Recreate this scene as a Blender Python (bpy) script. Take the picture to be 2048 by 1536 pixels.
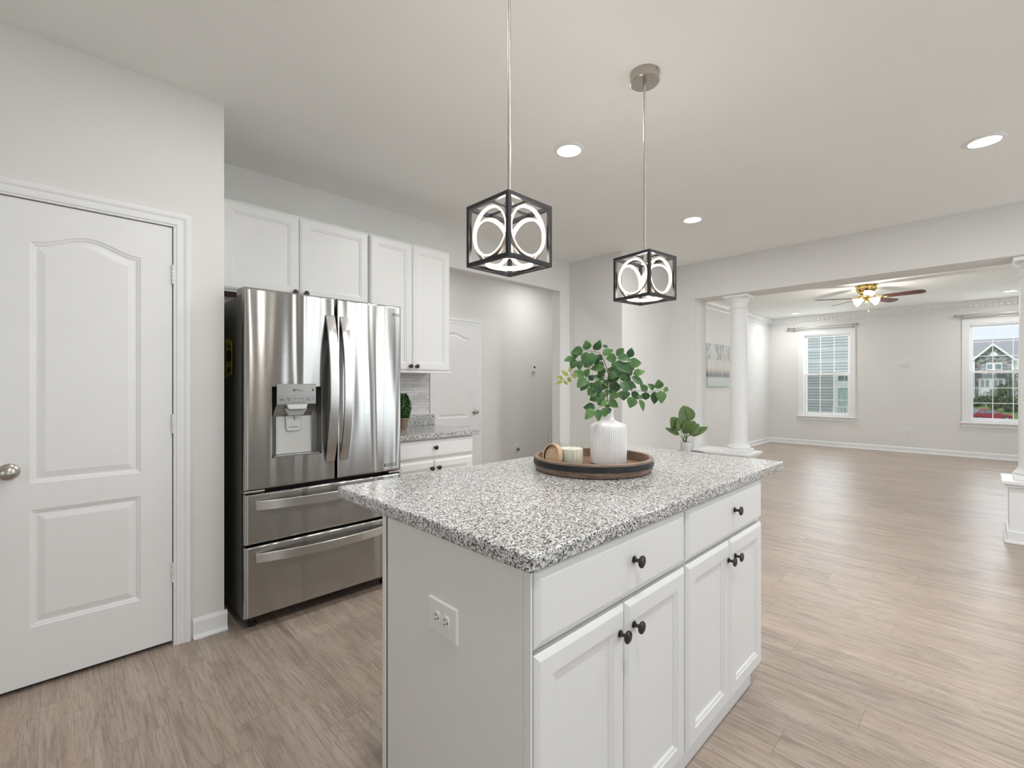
import bpy, math, random
from mathutils import Vector, Matrix

# ------------------------------------------------------------------ scene, camera, world, exposure
for o in list(bpy.data.objects):
    bpy.data.objects.remove(o)
S = bpy.context.scene
C = S.collection
S.view_settings.view_transform = 'Standard'
S.view_settings.look = 'None'
S.view_settings.exposure = 0.18
S.view_settings.gamma = 1.0
S.view_settings.use_curve_mapping = False

FPX = 929.0                                   # focal length in pixels of the 2048 px wide frame
cam = bpy.data.cameras.new('camera')
cam.sensor_fit = 'HORIZONTAL'
cam.sensor_width = 36.0
cam.lens = FPX / 2048 * 36.0
cam.shift_y = 2.0 / 2048
cam.clip_start = 0.05
cam.clip_end = 500
cam_o = bpy.data.objects.new('camera', cam)
cam_o.location = (0, 0, 1.27)
AZ = math.atan2(950.0, 929.0)
cam_o.rotation_euler = (math.pi / 2, 0, AZ - math.pi / 2)
C.objects.link(cam_o)
S.camera = cam_o

W = bpy.data.worlds.new('sky')
S.world = W
W.use_nodes = True
wn = W.node_tree.nodes
wl = W.node_tree.links
wbg = wn['Background']
tc = wn.new('ShaderNodeTexCoord')
sepw = wn.new('ShaderNodeSeparateXYZ')
rampw = wn.new('ShaderNodeValToRGB')
wl.new(tc.outputs['Generated'], sepw.inputs[0])
wl.new(sepw.outputs['Z'], rampw.inputs[0])
rampw.color_ramp.elements[0].position = 0.0
rampw.color_ramp.elements[0].color = (0.84, 0.91, 1.0, 1)
rampw.color_ramp.elements[1].position = 0.6
rampw.color_ramp.elements[1].color = (0.62, 0.78, 1.0, 1)
wl.new(rampw.outputs[0], wbg.inputs[0])
wbg.inputs[1].default_value = 0.95


def area_light(name, loc, rot, sx, sy, power, color=(1, 1, 1), shape='RECTANGLE', spread=math.pi):
    l = bpy.data.lights.new(name, 'AREA')
    l.shape = shape
    l.size = sx
    if shape in ('RECTANGLE', 'ELLIPSE'):
        l.size_y = sy
    l.energy = power
    l.color = color
    l.spread = spread
    o = bpy.data.objects.new(name, l)
    o.location = loc
    o.rotation_euler = rot
    C.objects.link(o)
    return o


YR = -3.0      # rear wall of the kitchen (behind the camera)
# daylight entering by the rear glass door and the rear window (both are built further down)
area_light('daylight_rear_door', (3.95, YR - 0.10, 1.08), (math.pi / 2, 0, 0), 1.7, 2.0, 34, (0.86, 0.94, 1.0))
area_light('daylight_rear_window', (0.3, YR - 0.10, 1.45), (math.pi / 2, 0, 0), 1.5, 1.2, 22, (0.88, 0.95, 1.0))
area_light('fill_side_window', (-2.40, -0.6, 1.45), (0, -math.pi / 2, 0), 1.2, 1.5, 12, (0.88, 0.95, 1.0))  # fill lamp behind an added, unseen side window
# daylight entering by the living room windows
area_light('daylight_window', (11.62, 2.345, 1.47), (0, math.pi / 2, 0), 1.65, 0.8, 20, (0.86, 0.94, 1.0))
area_light('daylight_window', (11.62, -0.19, 1.47), (0, math.pi / 2, 0), 1.65, 0.8, 20, (0.86, 0.94, 1.0))
area_light('daylight_window', (8.6, -4.10, 1.47), (math.pi / 2, 0, 0), 1.6, 1.65, 26, (0.86, 0.94, 1.0))

sun = bpy.data.lights.new('sun', 'SUN')
sun.energy = 2.3
sun.angle = math.radians(20)
sun.color = (1.0, 0.97, 0.92)
sun_o = bpy.data.objects.new('sun', sun)
sun_o.rotation_euler = Vector((0.55, -0.25, -0.8)).to_track_quat('-Z', 'Y').to_euler()
C.objects.link(sun_o)

P_KITCHEN = 11.5
P_LIVING = 10.0
P_HALL = 6.0

# ------------------------------------------------------------------ geometry helpers
ORG = {}
RND = random.Random(7)
PI = math.pi


class MB:
    def __init__(self):
        self.v = []
        self.f = []
        self.uv = None

    def add(self, verts, faces):
        n = len(self.v)
        self.v += [tuple(p) for p in verts]
        self.f += [tuple(i + n for i in fc) for fc in faces]
        return self

    def box(self, x0, x1, y0, y1, z0, z1):
        v = [(x0, y0, z0), (x1, y0, z0), (x1, y1, z0), (x0, y1, z0), (x0, y0, z1), (x1, y0, z1), (x1, y1, z1), (x0, y1, z1)]
        return self.add(v, [(3, 2, 1, 0), (4, 5, 6, 7), (0, 1, 5, 4), (1, 2, 6, 5), (2, 3, 7, 6), (3, 0, 4, 7)])

    def loft(self, rings, cap0=True, cap1=True, closed=True):
        k = len(rings[0])
        v = [p for r in rings for p in r]
        f = []
        for i in range(len(rings) - 1):
            a, b = i * k, (i + 1) * k
            for j in range(k if closed else k - 1):
                j2 = (j + 1) % k
                f.append((a + j, a + j2, b + j2, b + j))
        if cap0:
            f.append(tuple(range(k - 1, -1, -1)))
        if cap1:
            f.append(tuple(range((len(rings) - 1) * k, len(rings) * k)))
        return self.add(v, f)

    def rects(self, steps, cap0=True, cap1=True):
        """steps: (x0,x1,z0,z1,y) rectangles facing -Y, back to front"""
        return self.loft([[(x0, y, z0), (x1, y, z0), (x1, y, z1), (x0, y, z1)] for x0, x1, z0, z1, y in steps], cap0, cap1)

    def inset_rects(self, x0, x1, z0, z1, steps):
        return self.rects([(x0 + i, x1 - i, z0 + i, z1 - i, y) for i, y in steps])

    def lathe(self, prof, n=32, c=(0, 0, 0), m=None, caps=True):
        rings = []
        for r, z in prof:
            ring = []
            for j in range(n):
                a = 2 * PI * j / n
                p = Vector((r * math.cos(a), r * math.sin(a), z))
                if m is not None:
                    p = m @ p
                ring.append(tuple(p + Vector(c)))
            rings.append(ring)
        return self.loft(rings, caps, caps)

    def tube(self, pts, r, n=10, caps=True):
        pts = [Vector(p) for p in pts]
        rr = r if isinstance(r, (list, tuple)) else [r] * len(pts)
        rings = []
        nrm = None
        for i, p in enumerate(pts):
            d = (pts[min(i + 1, len(pts) - 1)] - pts[max(i - 1, 0)]).normalized()
            if nrm is None:
                nrm = d.orthogonal().normalized()
            else:
                nrm = (nrm - d * nrm.dot(d))
                nrm = nrm.normalized() if nrm.length > 1e-6 else d.orthogonal().normalized()
            b = d.cross(nrm)
            rings.append([tuple(p + (nrm * math.cos(2 * PI * j / n) + b * math.sin(2 * PI * j / n)) * rr[i]) for j in range(n)])
        return self.loft(rings, caps, caps)

    def sweep(self, pts, sec, up=(0, 0, 1)):
        """sweep a 2D section (a along side, b along up-ish) along a path"""
        pts = [Vector(p) for p in pts]
        up = Vector(up)
        rings = []
        for i, p in enumerate(pts):
            d = (pts[min(i + 1, len(pts) - 1)] - pts[max(i - 1, 0)]).normalized()
            s = d.cross(up).normalized()
            u = s.cross(d).normalized()
            rings.append([tuple(p + s * a + u * b) for a, b in sec])
        return self.loft(rings)

    def prism(self, poly, axis, a, b):
        """extrude 2D polygon along axis ('x': poly=(y,z), 'y': poly=(x,z), 'z': poly=(x,y))"""
        def P(q, t):
            return {'x': (t, q[0], q[1]), 'y': (q[0], t, q[1]), 'z': (q[0], q[1], t)}[axis]
        return self.loft([[P(q, a) for q in poly], [P(q, b) for q in poly]])

    def ring_band(self, c, axis, r0, r1, h, n=48):
        """flat ring with square section, axis as unit vector"""
        m = Vector((0, 0, 1)).rotation_difference(Vector(axis)).to_matrix()
        prof = [(r0, -h / 2), (r1, -h / 2), (r1, h / 2), (r0, h / 2), (r0, -h / 2)]
        rings = []
        for j in range(n + 1):
            a = 2 * PI * j / n
            rings.append([tuple(m @ Vector((r * math.cos(a), r * math.sin(a), z)) + Vector(c)) for r, z in prof[:4]])
        return self.loft(rings, False, False)

    def build(self, name, mat, parent=None, bevel=0.0, smooth=None, local=False, seg=2):
        org = Vector((0, 0, 0))
        if parent is not None and not local:
            org = ORG.get(parent.name, Vector((0, 0, 0)))
        me = bpy.data.meshes.new(name)
        me.from_pydata([tuple(Vector(p) - org) for p in self.v], [], self.f)
        me.validate()
        me.materials.append(mat)
        if self.uv:
            ul = me.uv_layers.new(name='leaf')
            for lp in me.loops:
                ul.data[lp.index].uv = self.uv[lp.vertex_index]
        import bmesh
        bm = bmesh.new()
        bm.from_mesh(me)
        bmesh.ops.recalc_face_normals(bm, faces=bm.faces)
        bm.to_mesh(me)
        bm.free()
        o = bpy.data.objects.new(name, me)
        C.objects.link(o)
        if parent is not None:
            o.parent = parent
            ORG[o.name] = Vector((0, 0, 0)) if local else org
        if smooth is not None:
            me.polygons.foreach_set('use_smooth', [True] * len(me.polygons))
            me.set_sharp_from_angle(angle=math.radians(smooth))
        if bevel:
            b = o.modifiers.new('bevel', 'BEVEL')
            b.width = bevel
            b.segments = seg
            b.limit_method = 'ANGLE'
            b.angle_limit = math.radians(40)
        return o


def tag(o, label, cat, group=None, kind=None):
    o['label'] = label
    o['category'] = cat
    if group:
        o['group'] = group
    if kind:
        o['kind'] = kind
    return o


def thing(name, label, cat, loc=(0, 0, 0), rz=0.0, group=None, kind=None):
    o = bpy.data.objects.new(name, None)
    o.empty_display_size = 0.1
    o.location = loc
    o.rotation_euler = (0, 0, rz)
    C.objects.link(o)
    ORG[o.name] = Vector(loc)
    return tag(o, label, cat, group, kind)


def structure(name, mb, mat, label, cat, bevel=0, smooth=None):
    return tag(mb.build(name, mat, None, bevel, smooth), label, cat, None, 'structure')


def copy_thing(root, loc, rz, label, group=None):
    r = root.copy()
    C.objects.link(r)
    r.location = loc
    r.rotation_euler = (0, 0, rz)
    r['label'] = label
    if group:
        r['group'] = group
    for ch in list(root.children):
        c = ch.copy()
        C.objects.link(c)
        c.parent = r
        for g in list(ch.children):
            d = g.copy()
            C.objects.link(d)
            d.parent = c
    return r


# pixel -> world helpers (for placing traced leaves at a chosen depth)
FW = Vector((math.cos(AZ), math.sin(AZ), 0))
RT = Vector((math.sin(AZ), -math.cos(AZ), 0))


def at(px, py, depth):
    return Vector((0, 0, 1.27)) + FW * depth + RT * ((px - 1024) / FPX * depth) + Vector((0, 0, -(py - 770) / FPX * depth))


# ------------------------------------------------------------------ materials
def mat(name, color, rough=0.5, metal=0.0, spec=0.5, coat=0.0, sub=0.0, noise=None, bump=0.0, bump_scale=200.0, trans=0.0, emis=None, estr=0.0):
    m = bpy.data.materials.new(name)
    m.use_nodes = True
    nt = m.node_tree
    b = nt.nodes['Principled BSDF']
    b.inputs['Base Color'].default_value = (*color, 1)
    b.inputs['Roughness'].default_value = rough
    b.inputs['Metallic'].default_value = metal
    b.inputs['Specular IOR Level'].default_value = spec
    b.inputs['Coat Weight'].default_value = coat
    b.inputs['Transmission Weight'].default_value = trans
    if sub:
        b.inputs['Subsurface Weight'].default_value = sub
    if emis:
        b.inputs['Emission Color'].default_value = (*emis, 1)
        b.inputs['Emission Strength'].default_value = estr
    tcn = nt.nodes.new('ShaderNodeTexCoord')
    if noise:
        amt, sc = noise
        n = nt.nodes.new('ShaderNodeTexNoise')
        n.inputs['Scale'].default_value = sc
        n.inputs['Detail'].default_value = 4
        nt.links.new(tcn.outputs['Object'], n.inputs['Vector'])
        r = nt.nodes.new('ShaderNodeValToRGB')
        r.color_ramp.elements[0].position = 0.3
        r.color_ramp.elements[1].position = 0.7
        r.color_ramp.elements[0].color = (*[c * (1 - amt) for c in color], 1)
        r.color_ramp.elements[1].color = (*[min(1, c * (1 + amt)) for c in color], 1)
        nt.links.new(n.outputs['Fac'], r.inputs[0])
        nt.links.new(r.outputs[0], b.inputs['Base Color'])
    if bump:
        n2 = nt.nodes.new('ShaderNodeTexNoise')
        n2.inputs['Scale'].default_value = bump_scale
        nt.links.new(tcn.outputs['Object'], n2.inputs['Vector'])
        bp = nt.nodes.new('ShaderNodeBump')
        bp.inputs['Strength'].default_value = bump
        bp.inputs['Distance'].default_value = 0.002
        nt.links.new(n2.outputs['Fac'], bp.inputs['Height'])
        nt.links.new(bp.outputs[0], b.inputs['Normal'])
    return m


def math_node(nt, op, a, b=None, c=None):
    n = nt.nodes.new('ShaderNodeMath')
    n.operation = op
    for i, x in enumerate((a, b, c)):
        if x is None:
            continue
        if isinstance(x, (int, float)):
            n.inputs[i].default_value = x
        else:
            nt.links.new(x, n.inputs[i])
    return n.outputs[0]


def ramp(nt, fac, stops, interp='LINEAR'):
    r = nt.nodes.new('ShaderNodeValToRGB')
    r.color_ramp.interpolation = interp
    el = r.color_ramp.elements
    while len(el) < len(stops):
        el.new(0.5)
    for e, (p, c) in zip(el, stops):
        e.position = p
        e.color = (*c, 1)
    nt.links.new(fac, r.inputs[0])
    return r.outputs[0]


def mixrgb(nt, fac, a, b, mode='MIX'):
    n = nt.nodes.new('ShaderNodeMix')
    n.data_type = 'RGBA'
    n.blend_type = mode
    for sock, x in ((n.inputs[0], fac), (n.inputs[6], a), (n.inputs[7], b)):
        if isinstance(x, (int, float)):
            sock.default_value = x
        elif isinstance(x, tuple):
            sock.default_value = (*x, 1)
        else:
            nt.links.new(x, sock)
    return n.outputs[2]


def combine(nt, x, y, z):
    n = nt.nodes.new('ShaderNodeCombineXYZ')
    for i, a in enumerate((x, y, z)):
        if isinstance(a, (int, float)):
            n.inputs[i].default_value = a
        else:
            nt.links.new(a, n.inputs[i])
    return n.outputs[0]


def noise(nt, vec, scale=1.0, detail=4.0, rough=0.55, dist=0.0):
    n = nt.nodes.new('ShaderNodeTexNoise')
    n.inputs['Scale'].default_value = scale
    n.inputs['Detail'].default_value = detail
    n.inputs['Roughness'].default_value = rough
    n.inputs['Distortion'].default_value = dist
    nt.links.new(vec, n.inputs['Vector'])
    return n.outputs['Fac']


def floor_material():
    m = bpy.data.materials.new('plank_floor')
    m.use_nodes = True
    nt = m.node_tree
    b = nt.nodes['Principled BSDF']
    g = nt.nodes.new('ShaderNodeNewGeometry')
    sp = nt.nodes.new('ShaderNodeSeparateXYZ')
    nt.links.new(g.outputs['Position'], sp.inputs[0])
    x, y = sp.outputs[0], sp.outputs[1]
    PW, PL = 0.18, 1.22
    xs = math_node(nt, 'DIVIDE', math_node(nt, 'ADD', x, 20.03), PW)
    row = math_node(nt, 'FLOOR', xs)
    wn1 = nt.nodes.new('ShaderNodeTexWhiteNoise')
    wn1.noise_dimensions = '1D'
    nt.links.new(row, wn1.inputs['W'])
    ys = math_node(nt, 'ADD', math_node(nt, 'DIVIDE', math_node(nt, 'ADD', y, 20.0), PL), math_node(nt, 'MULTIPLY', wn1.outputs['Value'], 7.3))
    idx = math_node(nt, 'FLOOR', ys)
    wn2 = nt.nodes.new('ShaderNodeTexWhiteNoise')
    wn2.noise_dimensions = '2D'
    nt.links.new(combine(nt, row, idx, 0), wn2.inputs['Vector'])
    rid = wn2.outputs['Value']
    off = math_node(nt, 'MULTIPLY', rid, 37.0)
    # long grain
    v1 = combine(nt, math_node(nt, 'ADD', math_node(nt, 'MULTIPLY', x, 26.0), off), math_node(nt, 'ADD', math_node(nt, 'MULTIPLY', y, 1.6), off), off)
    g1 = noise(nt, v1, 1.0, 6, 0.62, 0.8)
    v2 = combine(nt, math_node(nt, 'ADD', math_node(nt, 'MULTIPLY', x, 190.0), off), math_node(nt, 'MULTIPLY', y, 7.0), off)
    g2 = noise(nt, v2, 1.0, 3, 0.6, 0.3)
    v3 = combine(nt, math_node(nt, 'ADD', math_node(nt, 'MULTIPLY', x, 8.0), off), math_node(nt, 'ADD', math_node(nt, 'MULTIPLY', y, 2.2), off), off)
    g3 = noise(nt, v3, 1.0, 3, 0.5, 1.2)
    col = ramp(nt, g1, [(0.28, (0.31, 0.243, 0.195)), (0.45, (0.44, 0.358, 0.297)), (0.62, (0.52, 0.432, 0.366)), (0.8, (0.59, 0.505, 0.436))])
    col = mixrgb(nt, math_node(nt, 'MULTIPLY', ramp(nt, g2, [(0.35, (1, 1, 1)), (0.54, (0, 0, 0))]), 0.55), col, (0.24, 0.185, 0.150))
    col = mixrgb(nt, math_node(nt, 'MULTIPLY', ramp(nt, g3, [(0.52, (0, 0, 0)), (0.72, (1, 1, 1))]), 0.5), col, (0.50, 0.375, 0.265))
    v4 = combine(nt, math_node(nt, 'ADD', math_node(nt, 'MULTIPLY', x, 7.0), off), math_node(nt, 'ADD', math_node(nt, 'MULTIPLY', y, 1.3), off), 2.0)
    g4 = noise(nt, v4, 1.0, 2.5, 0.5, 0.7)
    fr4 = math_node(nt, 'FRACT', math_node(nt, 'MULTIPLY', g4, 16.0))
    line = ramp(nt, fr4, [(0.0, (1, 1, 1)), (0.12, (0.2, 0.2, 0.2)), (0.5, (0, 0, 0)), (0.92, (0.15, 0.15, 0.15)), (1.0, (1, 1, 1))])
    col = mixrgb(nt, math_node(nt, 'MULTIPLY', line, 0.36), col, (0.22, 0.165, 0.13))
    v5 = combine(nt, math_node(nt, 'ADD', math_node(nt, 'MULTIPLY', x, 5.5), off), math_node(nt, 'ADD', math_node(nt, 'MULTIPLY', y, 3.0), off), 5.0)
    blot = noise(nt, v5, 1.0, 3.0, 0.55, 0.9)
    col = mixrgb(nt, math_node(nt, 'MULTIPLY', ramp(nt, blot, [(0.55, (0, 0, 0)), (0.72, (1, 1, 1))]), 0.36), col, (0.21, 0.16, 0.128))
    tone = ramp(nt, rid, [(0.0, (0.93, 0.93, 0.93)), (1.0, (1.09, 1.08, 1.06))])
    col = mixrgb(nt, 1.0, col, tone, 'MULTIPLY')
    fx = math_node(nt, 'FRACT', xs)
    fy = math_node(nt, 'FRACT', ys)
    sx = math_node(nt, 'LESS_THAN', fx, 0.010)
    sy = math_node(nt, 'LESS_THAN', fy, 0.0016)
    seam = math_node(nt, 'MAXIMUM', sx, sy)
    col = mixrgb(nt, math_node(nt, 'MULTIPLY', seam, 0.45), col, (0.10, 0.075, 0.06))
    nt.links.new(col, b.inputs['Base Color'])
    b.inputs['Roughness'].default_value = 0.36
    b.inputs['Specular IOR Level'].default_value = 0.5
    bp = nt.nodes.new('ShaderNodeBump')
    bp.inputs['Strength'].default_value = 0.12
    bp.inputs['Distance'].default_value = 0.001
    nt.links.new(g2, bp.inputs['Height'])
    nt.links.new(bp.outputs[0], b.inputs['Normal'])
    return m


def granite_material():
    m = bpy.data.materials.new('speckled_granite')
    m.use_nodes = True
    nt = m.node_tree
    b = nt.nodes['Principled BSDF']
    tcn = nt.nodes.new('ShaderNodeTexCoord')
    v = tcn.outputs['Object']
    big = noise(nt, v, 60.0, 3, 0.6, 0.5)

    def cells(scale):
        vo = nt.nodes.new('ShaderNodeTexVoronoi')
        vo.inputs['Scale'].default_value = scale
        vo.inputs['Randomness'].default_value = 1.0
        dn = nt.nodes.new('ShaderNodeTexNoise')
        dn.inputs['Scale'].default_value = scale * 0.9
        nt.links.new(v, dn.inputs['Vector'])
        mx = nt.nodes.new('ShaderNodeVectorMath')
        mx.operation = 'MULTIPLY_ADD'
        nt.links.new(dn.outputs['Color'], mx.inputs[0])
        mx.inputs[1].default_value = (0.006,) * 3
        nt.links.new(v, mx.inputs[2])
        nt.links.new(mx.outputs[0], vo.inputs['Vector'])
        s = nt.nodes.new('ShaderNodeSeparateColor')
        nt.links.new(vo.outputs['Color'], s.inputs[0])
        return s.outputs[0]
    a = cells(270.0)
    k = math_node(nt, 'ADD', math_node(nt, 'MULTIPLY', a, 0.72), math_node(nt, 'MULTIPLY', big, 0.42))
    c1 = ramp(nt, k, [(0.0, (0.025, 0.025, 0.025)), (0.305, (0.10, 0.097, 0.092)), (0.375, (0.29, 0.283, 0.27)), (0.485, (0.52, 0.51, 0.49)), (0.61, (0.68, 0.68, 0.67)), (0.80, (0.83, 0.83, 0.82))], 'CONSTANT')
    a2 = cells(420.0)
    c2 = mixrgb(nt, math_node(nt, 'MULTIPLY', math_node(nt, 'LESS_THAN', a2, 0.13), 0.85), c1, (0.05, 0.047, 0.045))
    nt.links.new(c2, b.inputs['Base Color'])
    b.inputs['Roughness'].default_value = 0.13
    b.inputs['Specular IOR Level'].default_value = 0.55
    return m


def steel_material(name, color=(0.44, 0.435, 0.425), rough=0.22, aniso=0.96, wave=0.62):
    m = bpy.data.materials.new(name)
    m.use_nodes = True
    nt = m.node_tree
    b = nt.nodes['Principled BSDF']
    b.inputs['Base Color'].default_value = (*color, 1)
    b.inputs['Metallic'].default_value = 1.0
    b.inputs['Roughness'].default_value = rough
    b.inputs['Anisotropic'].default_value = aniso
    tg = nt.nodes.new('ShaderNodeTangent')
    tg.direction_type = 'RADIAL'
    tg.axis = 'Z'
    nt.links.new(tg.outputs[0], b.inputs['Tangent'])
    b.inputs['Anisotropic Rotation'].default_value = 0.25
    g = nt.nodes.new('ShaderNodeNewGeometry')
    sp = nt.nodes.new('ShaderNodeSeparateXYZ')
    nt.links.new(g.outputs['Position'], sp.inputs[0])
    v = combine(nt, math_node(nt, 'MULTIPLY', sp.outputs[0], 8.5), math_node(nt, 'MULTIPLY', sp.outputs[1], 8.5), math_node(nt, 'MULTIPLY', sp.outputs[2], 0.55))
    nz = noise(nt, v, 1.0, 1.0, 0.35, 0.25)
    v2 = combine(nt, math_node(nt, 'MULTIPLY', sp.outputs[0], 3.0), sp.outputs[1], math_node(nt, 'MULTIPLY', sp.outputs[2], 700.0))
    fine = noise(nt, v2, 1.0, 2, 0.5)
    col = mixrgb(nt, 0.10, color, ramp(nt, fine, [(0.3, (0.35, 0.35, 0.34)), (0.7, (0.8, 0.8, 0.79))]))
    nt.links.new(col, b.inputs['Base Color'])
    bp = nt.nodes.new('ShaderNodeBump')
    bp.inputs['Strength'].default_value = wave
    bp.inputs['Distance'].default_value = 0.03
    nt.links.new(nz, bp.inputs['Height'])
    nt.links.new(bp.outputs[0], b.inputs['Normal'])
    return m


def wood_material(name, dark, light, along=(30, 30, 2), rough=0.5):
    m = bpy.data.materials.new(name)
    m.use_nodes = True
    nt = m.node_tree
    b = nt.nodes['Principled BSDF']
    tcn = nt.nodes.new('ShaderNodeTexCoord')
    mp = nt.nodes.new('ShaderNodeMapping')
    mp.inputs['Scale'].default_value = along
    nt.links.new(tcn.outputs['Object'], mp.inputs['Vector'])
    n = noise(nt, mp.outputs[0], 1.0, 5, 0.6, 0.8)
    nt.links.new(ramp(nt, n, [(0.3, dark), (0.7, light)]), b.inputs['Base Color'])
    b.inputs['Roughness'].default_value = rough
    return m


def glass_material(name, tint=(1, 1, 1), refl=0.06, dark=0.0):
    m = bpy.data.materials.new(name)
    m.use_nodes = True
    nt = m.node_tree
    nt.nodes.remove(nt.nodes['Principled BSDF'])
    out = nt.nodes['Material Output']
    t = nt.nodes.new('ShaderNodeBsdfTransparent')
    t.inputs[0].default_value = (*tint, 1)
    gl = nt.nodes.new('ShaderNodeBsdfGlossy')
    gl.inputs['Roughness'].default_value = 0.02
    mx = nt.nodes.new('ShaderNodeMixShader')
    lw = nt.nodes.new('ShaderNodeLayerWeight')
    lw.inputs['Blend'].default_value = 0.5
    k = math_node(nt, 'ADD', math_node(nt, 'MULTIPLY', math_node(nt, 'POWER', lw.outputs['Facing'], 4.0), 0.5), refl * 0.5)
    nt.links.new(k, mx.inputs[0])
    nt.links.new(t.outputs[0], mx.inputs[1])
    nt.links.new(gl.outputs[0], mx.inputs[2])
    last = mx.outputs[0]
    nt.links.new(last, out.inputs[0])
    return m


def screen_material():
    m = bpy.data.materials.new('insect_screen')
    m.use_nodes = True
    nt = m.node_tree
    b = nt.nodes['Principled BSDF']
    b.inputs['Base Color'].default_value = (0.03, 0.03, 0.03, 1)
    b.inputs['Alpha'].default_value = 0.27
    b.inputs['Roughness'].default_value = 0.9
    return m


def emit(name, color, strength):
    m = bpy.data.materials.new(name)
    m.use_nodes = True
    nt = m.node_tree
    nt.nodes.remove(nt.nodes['Principled BSDF'])
    e = nt.nodes.new('ShaderNodeEmission')
    e.inputs[0].default_value = (*color, 1)
    e.inputs[1].default_value = strength
    nt.links.new(e.outputs[0], nt.nodes['Material Output'].inputs[0])
    return m


def leaf_material(name, dark, light, vein=True, rough=0.42):
    m = bpy.data.materials.new(name)
    m.use_nodes = True
    nt = m.node_tree
    b = nt.nodes['Principled BSDF']
    g = nt.nodes.new('ShaderNodeNewGeometry')
    tcn = nt.nodes.new('ShaderNodeTexCoord')
    n = noise(nt, tcn.outputs['Object'], 40.0, 2)
    f = math_node(nt, 'ADD', math_node(nt, 'MULTIPLY', g.outputs['Random Per Island'], 0.75), math_node(nt, 'MULTIPLY', n, 0.3))
    col = ramp(nt, f, [(0.1, dark), (0.9, light)])
    if vein:
        su = nt.nodes.new('ShaderNodeSeparateXYZ')
        nt.links.new(tcn.outputs['UV'], su.inputs[0])
        side = math_node(nt, 'ABSOLUTE', math_node(nt, 'SUBTRACT', su.outputs[1], 0.5))
        mid = math_node(nt, 'LESS_THAN', side, 0.035)
        w = math_node(nt, 'FRACT', math_node(nt, 'ADD', math_node(nt, 'MULTIPLY', su.outputs[0], 8.0), math_node(nt, 'MULTIPLY', side, -5.0)))
        lat = math_node(nt, 'MULTIPLY', math_node(nt, 'LESS_THAN', w, 0.2), 0.45)
        col = mixrgb(nt, math_node(nt, 'MAXIMUM', math_node(nt, 'MULTIPLY', mid, 0.8), lat), col, tuple(c * 0.55 for c in dark) if vein == 'dark' else tuple(c * 0.5 + d * 0.35 for c, d in zip(light, dark)))
    nt.links.new(col, b.inputs['Base Color'])
    b.inputs['Roughness'].default_value = rough
    b.inputs['Specular IOR Level'].default_value = 0.4
    return m


M = {}
M['wall'] = mat('wall_paint', (0.775, 0.768, 0.745), 0.65, spec=0.25, noise=(0.012, 3.0), bump=0.06, bump_scale=260)
M['ceil'] = mat('ceiling_paint', (0.905, 0.91, 0.88), 0.8, spec=0.15, noise=(0.012, 2.0), bump=0.05, bump_scale=260)
M['taupe'] = mat('taupe_reflection_wall', (0.36, 0.33, 0.29), 0.6, noise=(0.012, 3.0))
M['trim'] = mat('white_trim_paint', (0.86, 0.865, 0.86), 0.38, spec=0.4, noise=(0.008, 6.0))
M['door'] = mat('white_door_paint', (0.85, 0.852, 0.845), 0.42, spec=0.4, noise=(0.01, 8.0), bump=0.05, bump_scale=120)
M['cab'] = mat('white_cabinet_paint', (0.81, 0.812, 0.80), 0.36, spec=0.45, noise=(0.006, 6.0))
M['cabside'] = mat('cabinet_side_laminate', (0.80, 0.795, 0.765), 0.42, spec=0.4, noise=(0.006, 9.0))
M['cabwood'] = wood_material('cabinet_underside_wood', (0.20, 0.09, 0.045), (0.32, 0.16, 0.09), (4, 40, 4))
M['darkstrip_shade'] = mat('dark_strip_and_gap_shade', (0.03, 0.028, 0.025), 0.8, noise=(0.1, 30))  # near-black; paints shade into gaps, also colours the edge strip and seal
M['floor'] = floor_material()
M['granite'] = granite_material()
M['steel'] = steel_material('brushed_stainless')
M['steel2'] = steel_material('brushed_stainless_handle', (0.62, 0.615, 0.605), 0.27, 0.5, 0.0)
M['panelsteel'] = steel_material('dispenser_panel_steel', (0.36, 0.357, 0.345), 0.3, 0.5, 0.0)
M['recessshade'] = mat('recess_metal_with_shade', (0.16, 0.158, 0.148), 0.4, 0.7, noise=(0.05, 30))  # dispenser recess metal, its deep shade put into the dark colour
M['fridgeside'] = mat('fridge_side_grey', (0.13, 0.128, 0.118), 0.45, 0.3, noise=(0.05, 40))
M['fridgegrey'] = mat('grey_plastic', (0.36, 0.36, 0.34), 0.45, noise=(0.03, 30))
M['lightplastic'] = mat('light_grey_plastic', (0.66, 0.66, 0.64), 0.3, 0.2, noise=(0.02, 30))
M['black'] = mat('black_rubber', (0.015, 0.015, 0.015), 0.5, noise=(0.1, 30))
M['darkprint'] = mat('dark_print', (0.06, 0.06, 0.055), 0.5, noise=(0.1, 30))
M['yellow'] = mat('yellow_label_paper', (0.62, 0.50, 0.05), 0.6, noise=(0.05, 20))
M['bronze'] = mat('oil_rubbed_bronze', (0.055, 0.045, 0.038), 0.33, 0.7, noise=(0.15, 60))
M['nickel'] = mat('satin_nickel', (0.50, 0.47, 0.43), 0.28, 1.0, noise=(0.04, 40))
M['chrome'] = mat('brushed_rod_nickel', (0.55, 0.54, 0.52), 0.3, 1.0, noise=(0.04, 40))
M['blackmetal'] = mat('black_frame_metal', (0.022, 0.022, 0.024), 0.45, 0.4, noise=(0.1, 30))
M['ringmetal'] = mat('ring_silver_metal', (0.62, 0.56, 0.50), 0.3, 1.0, noise=(0.04, 30))
M['led'] = emit('led_warm_white', (1.0, 0.80, 0.60), 4.6)
M['diffuser'] = emit('downlight_diffuser', (1.0, 0.98, 0.94), 6.0)
M['plate'] = mat('white_wall_plate', (0.82, 0.82, 0.80), 0.3, noise=(0.01, 20))
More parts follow.
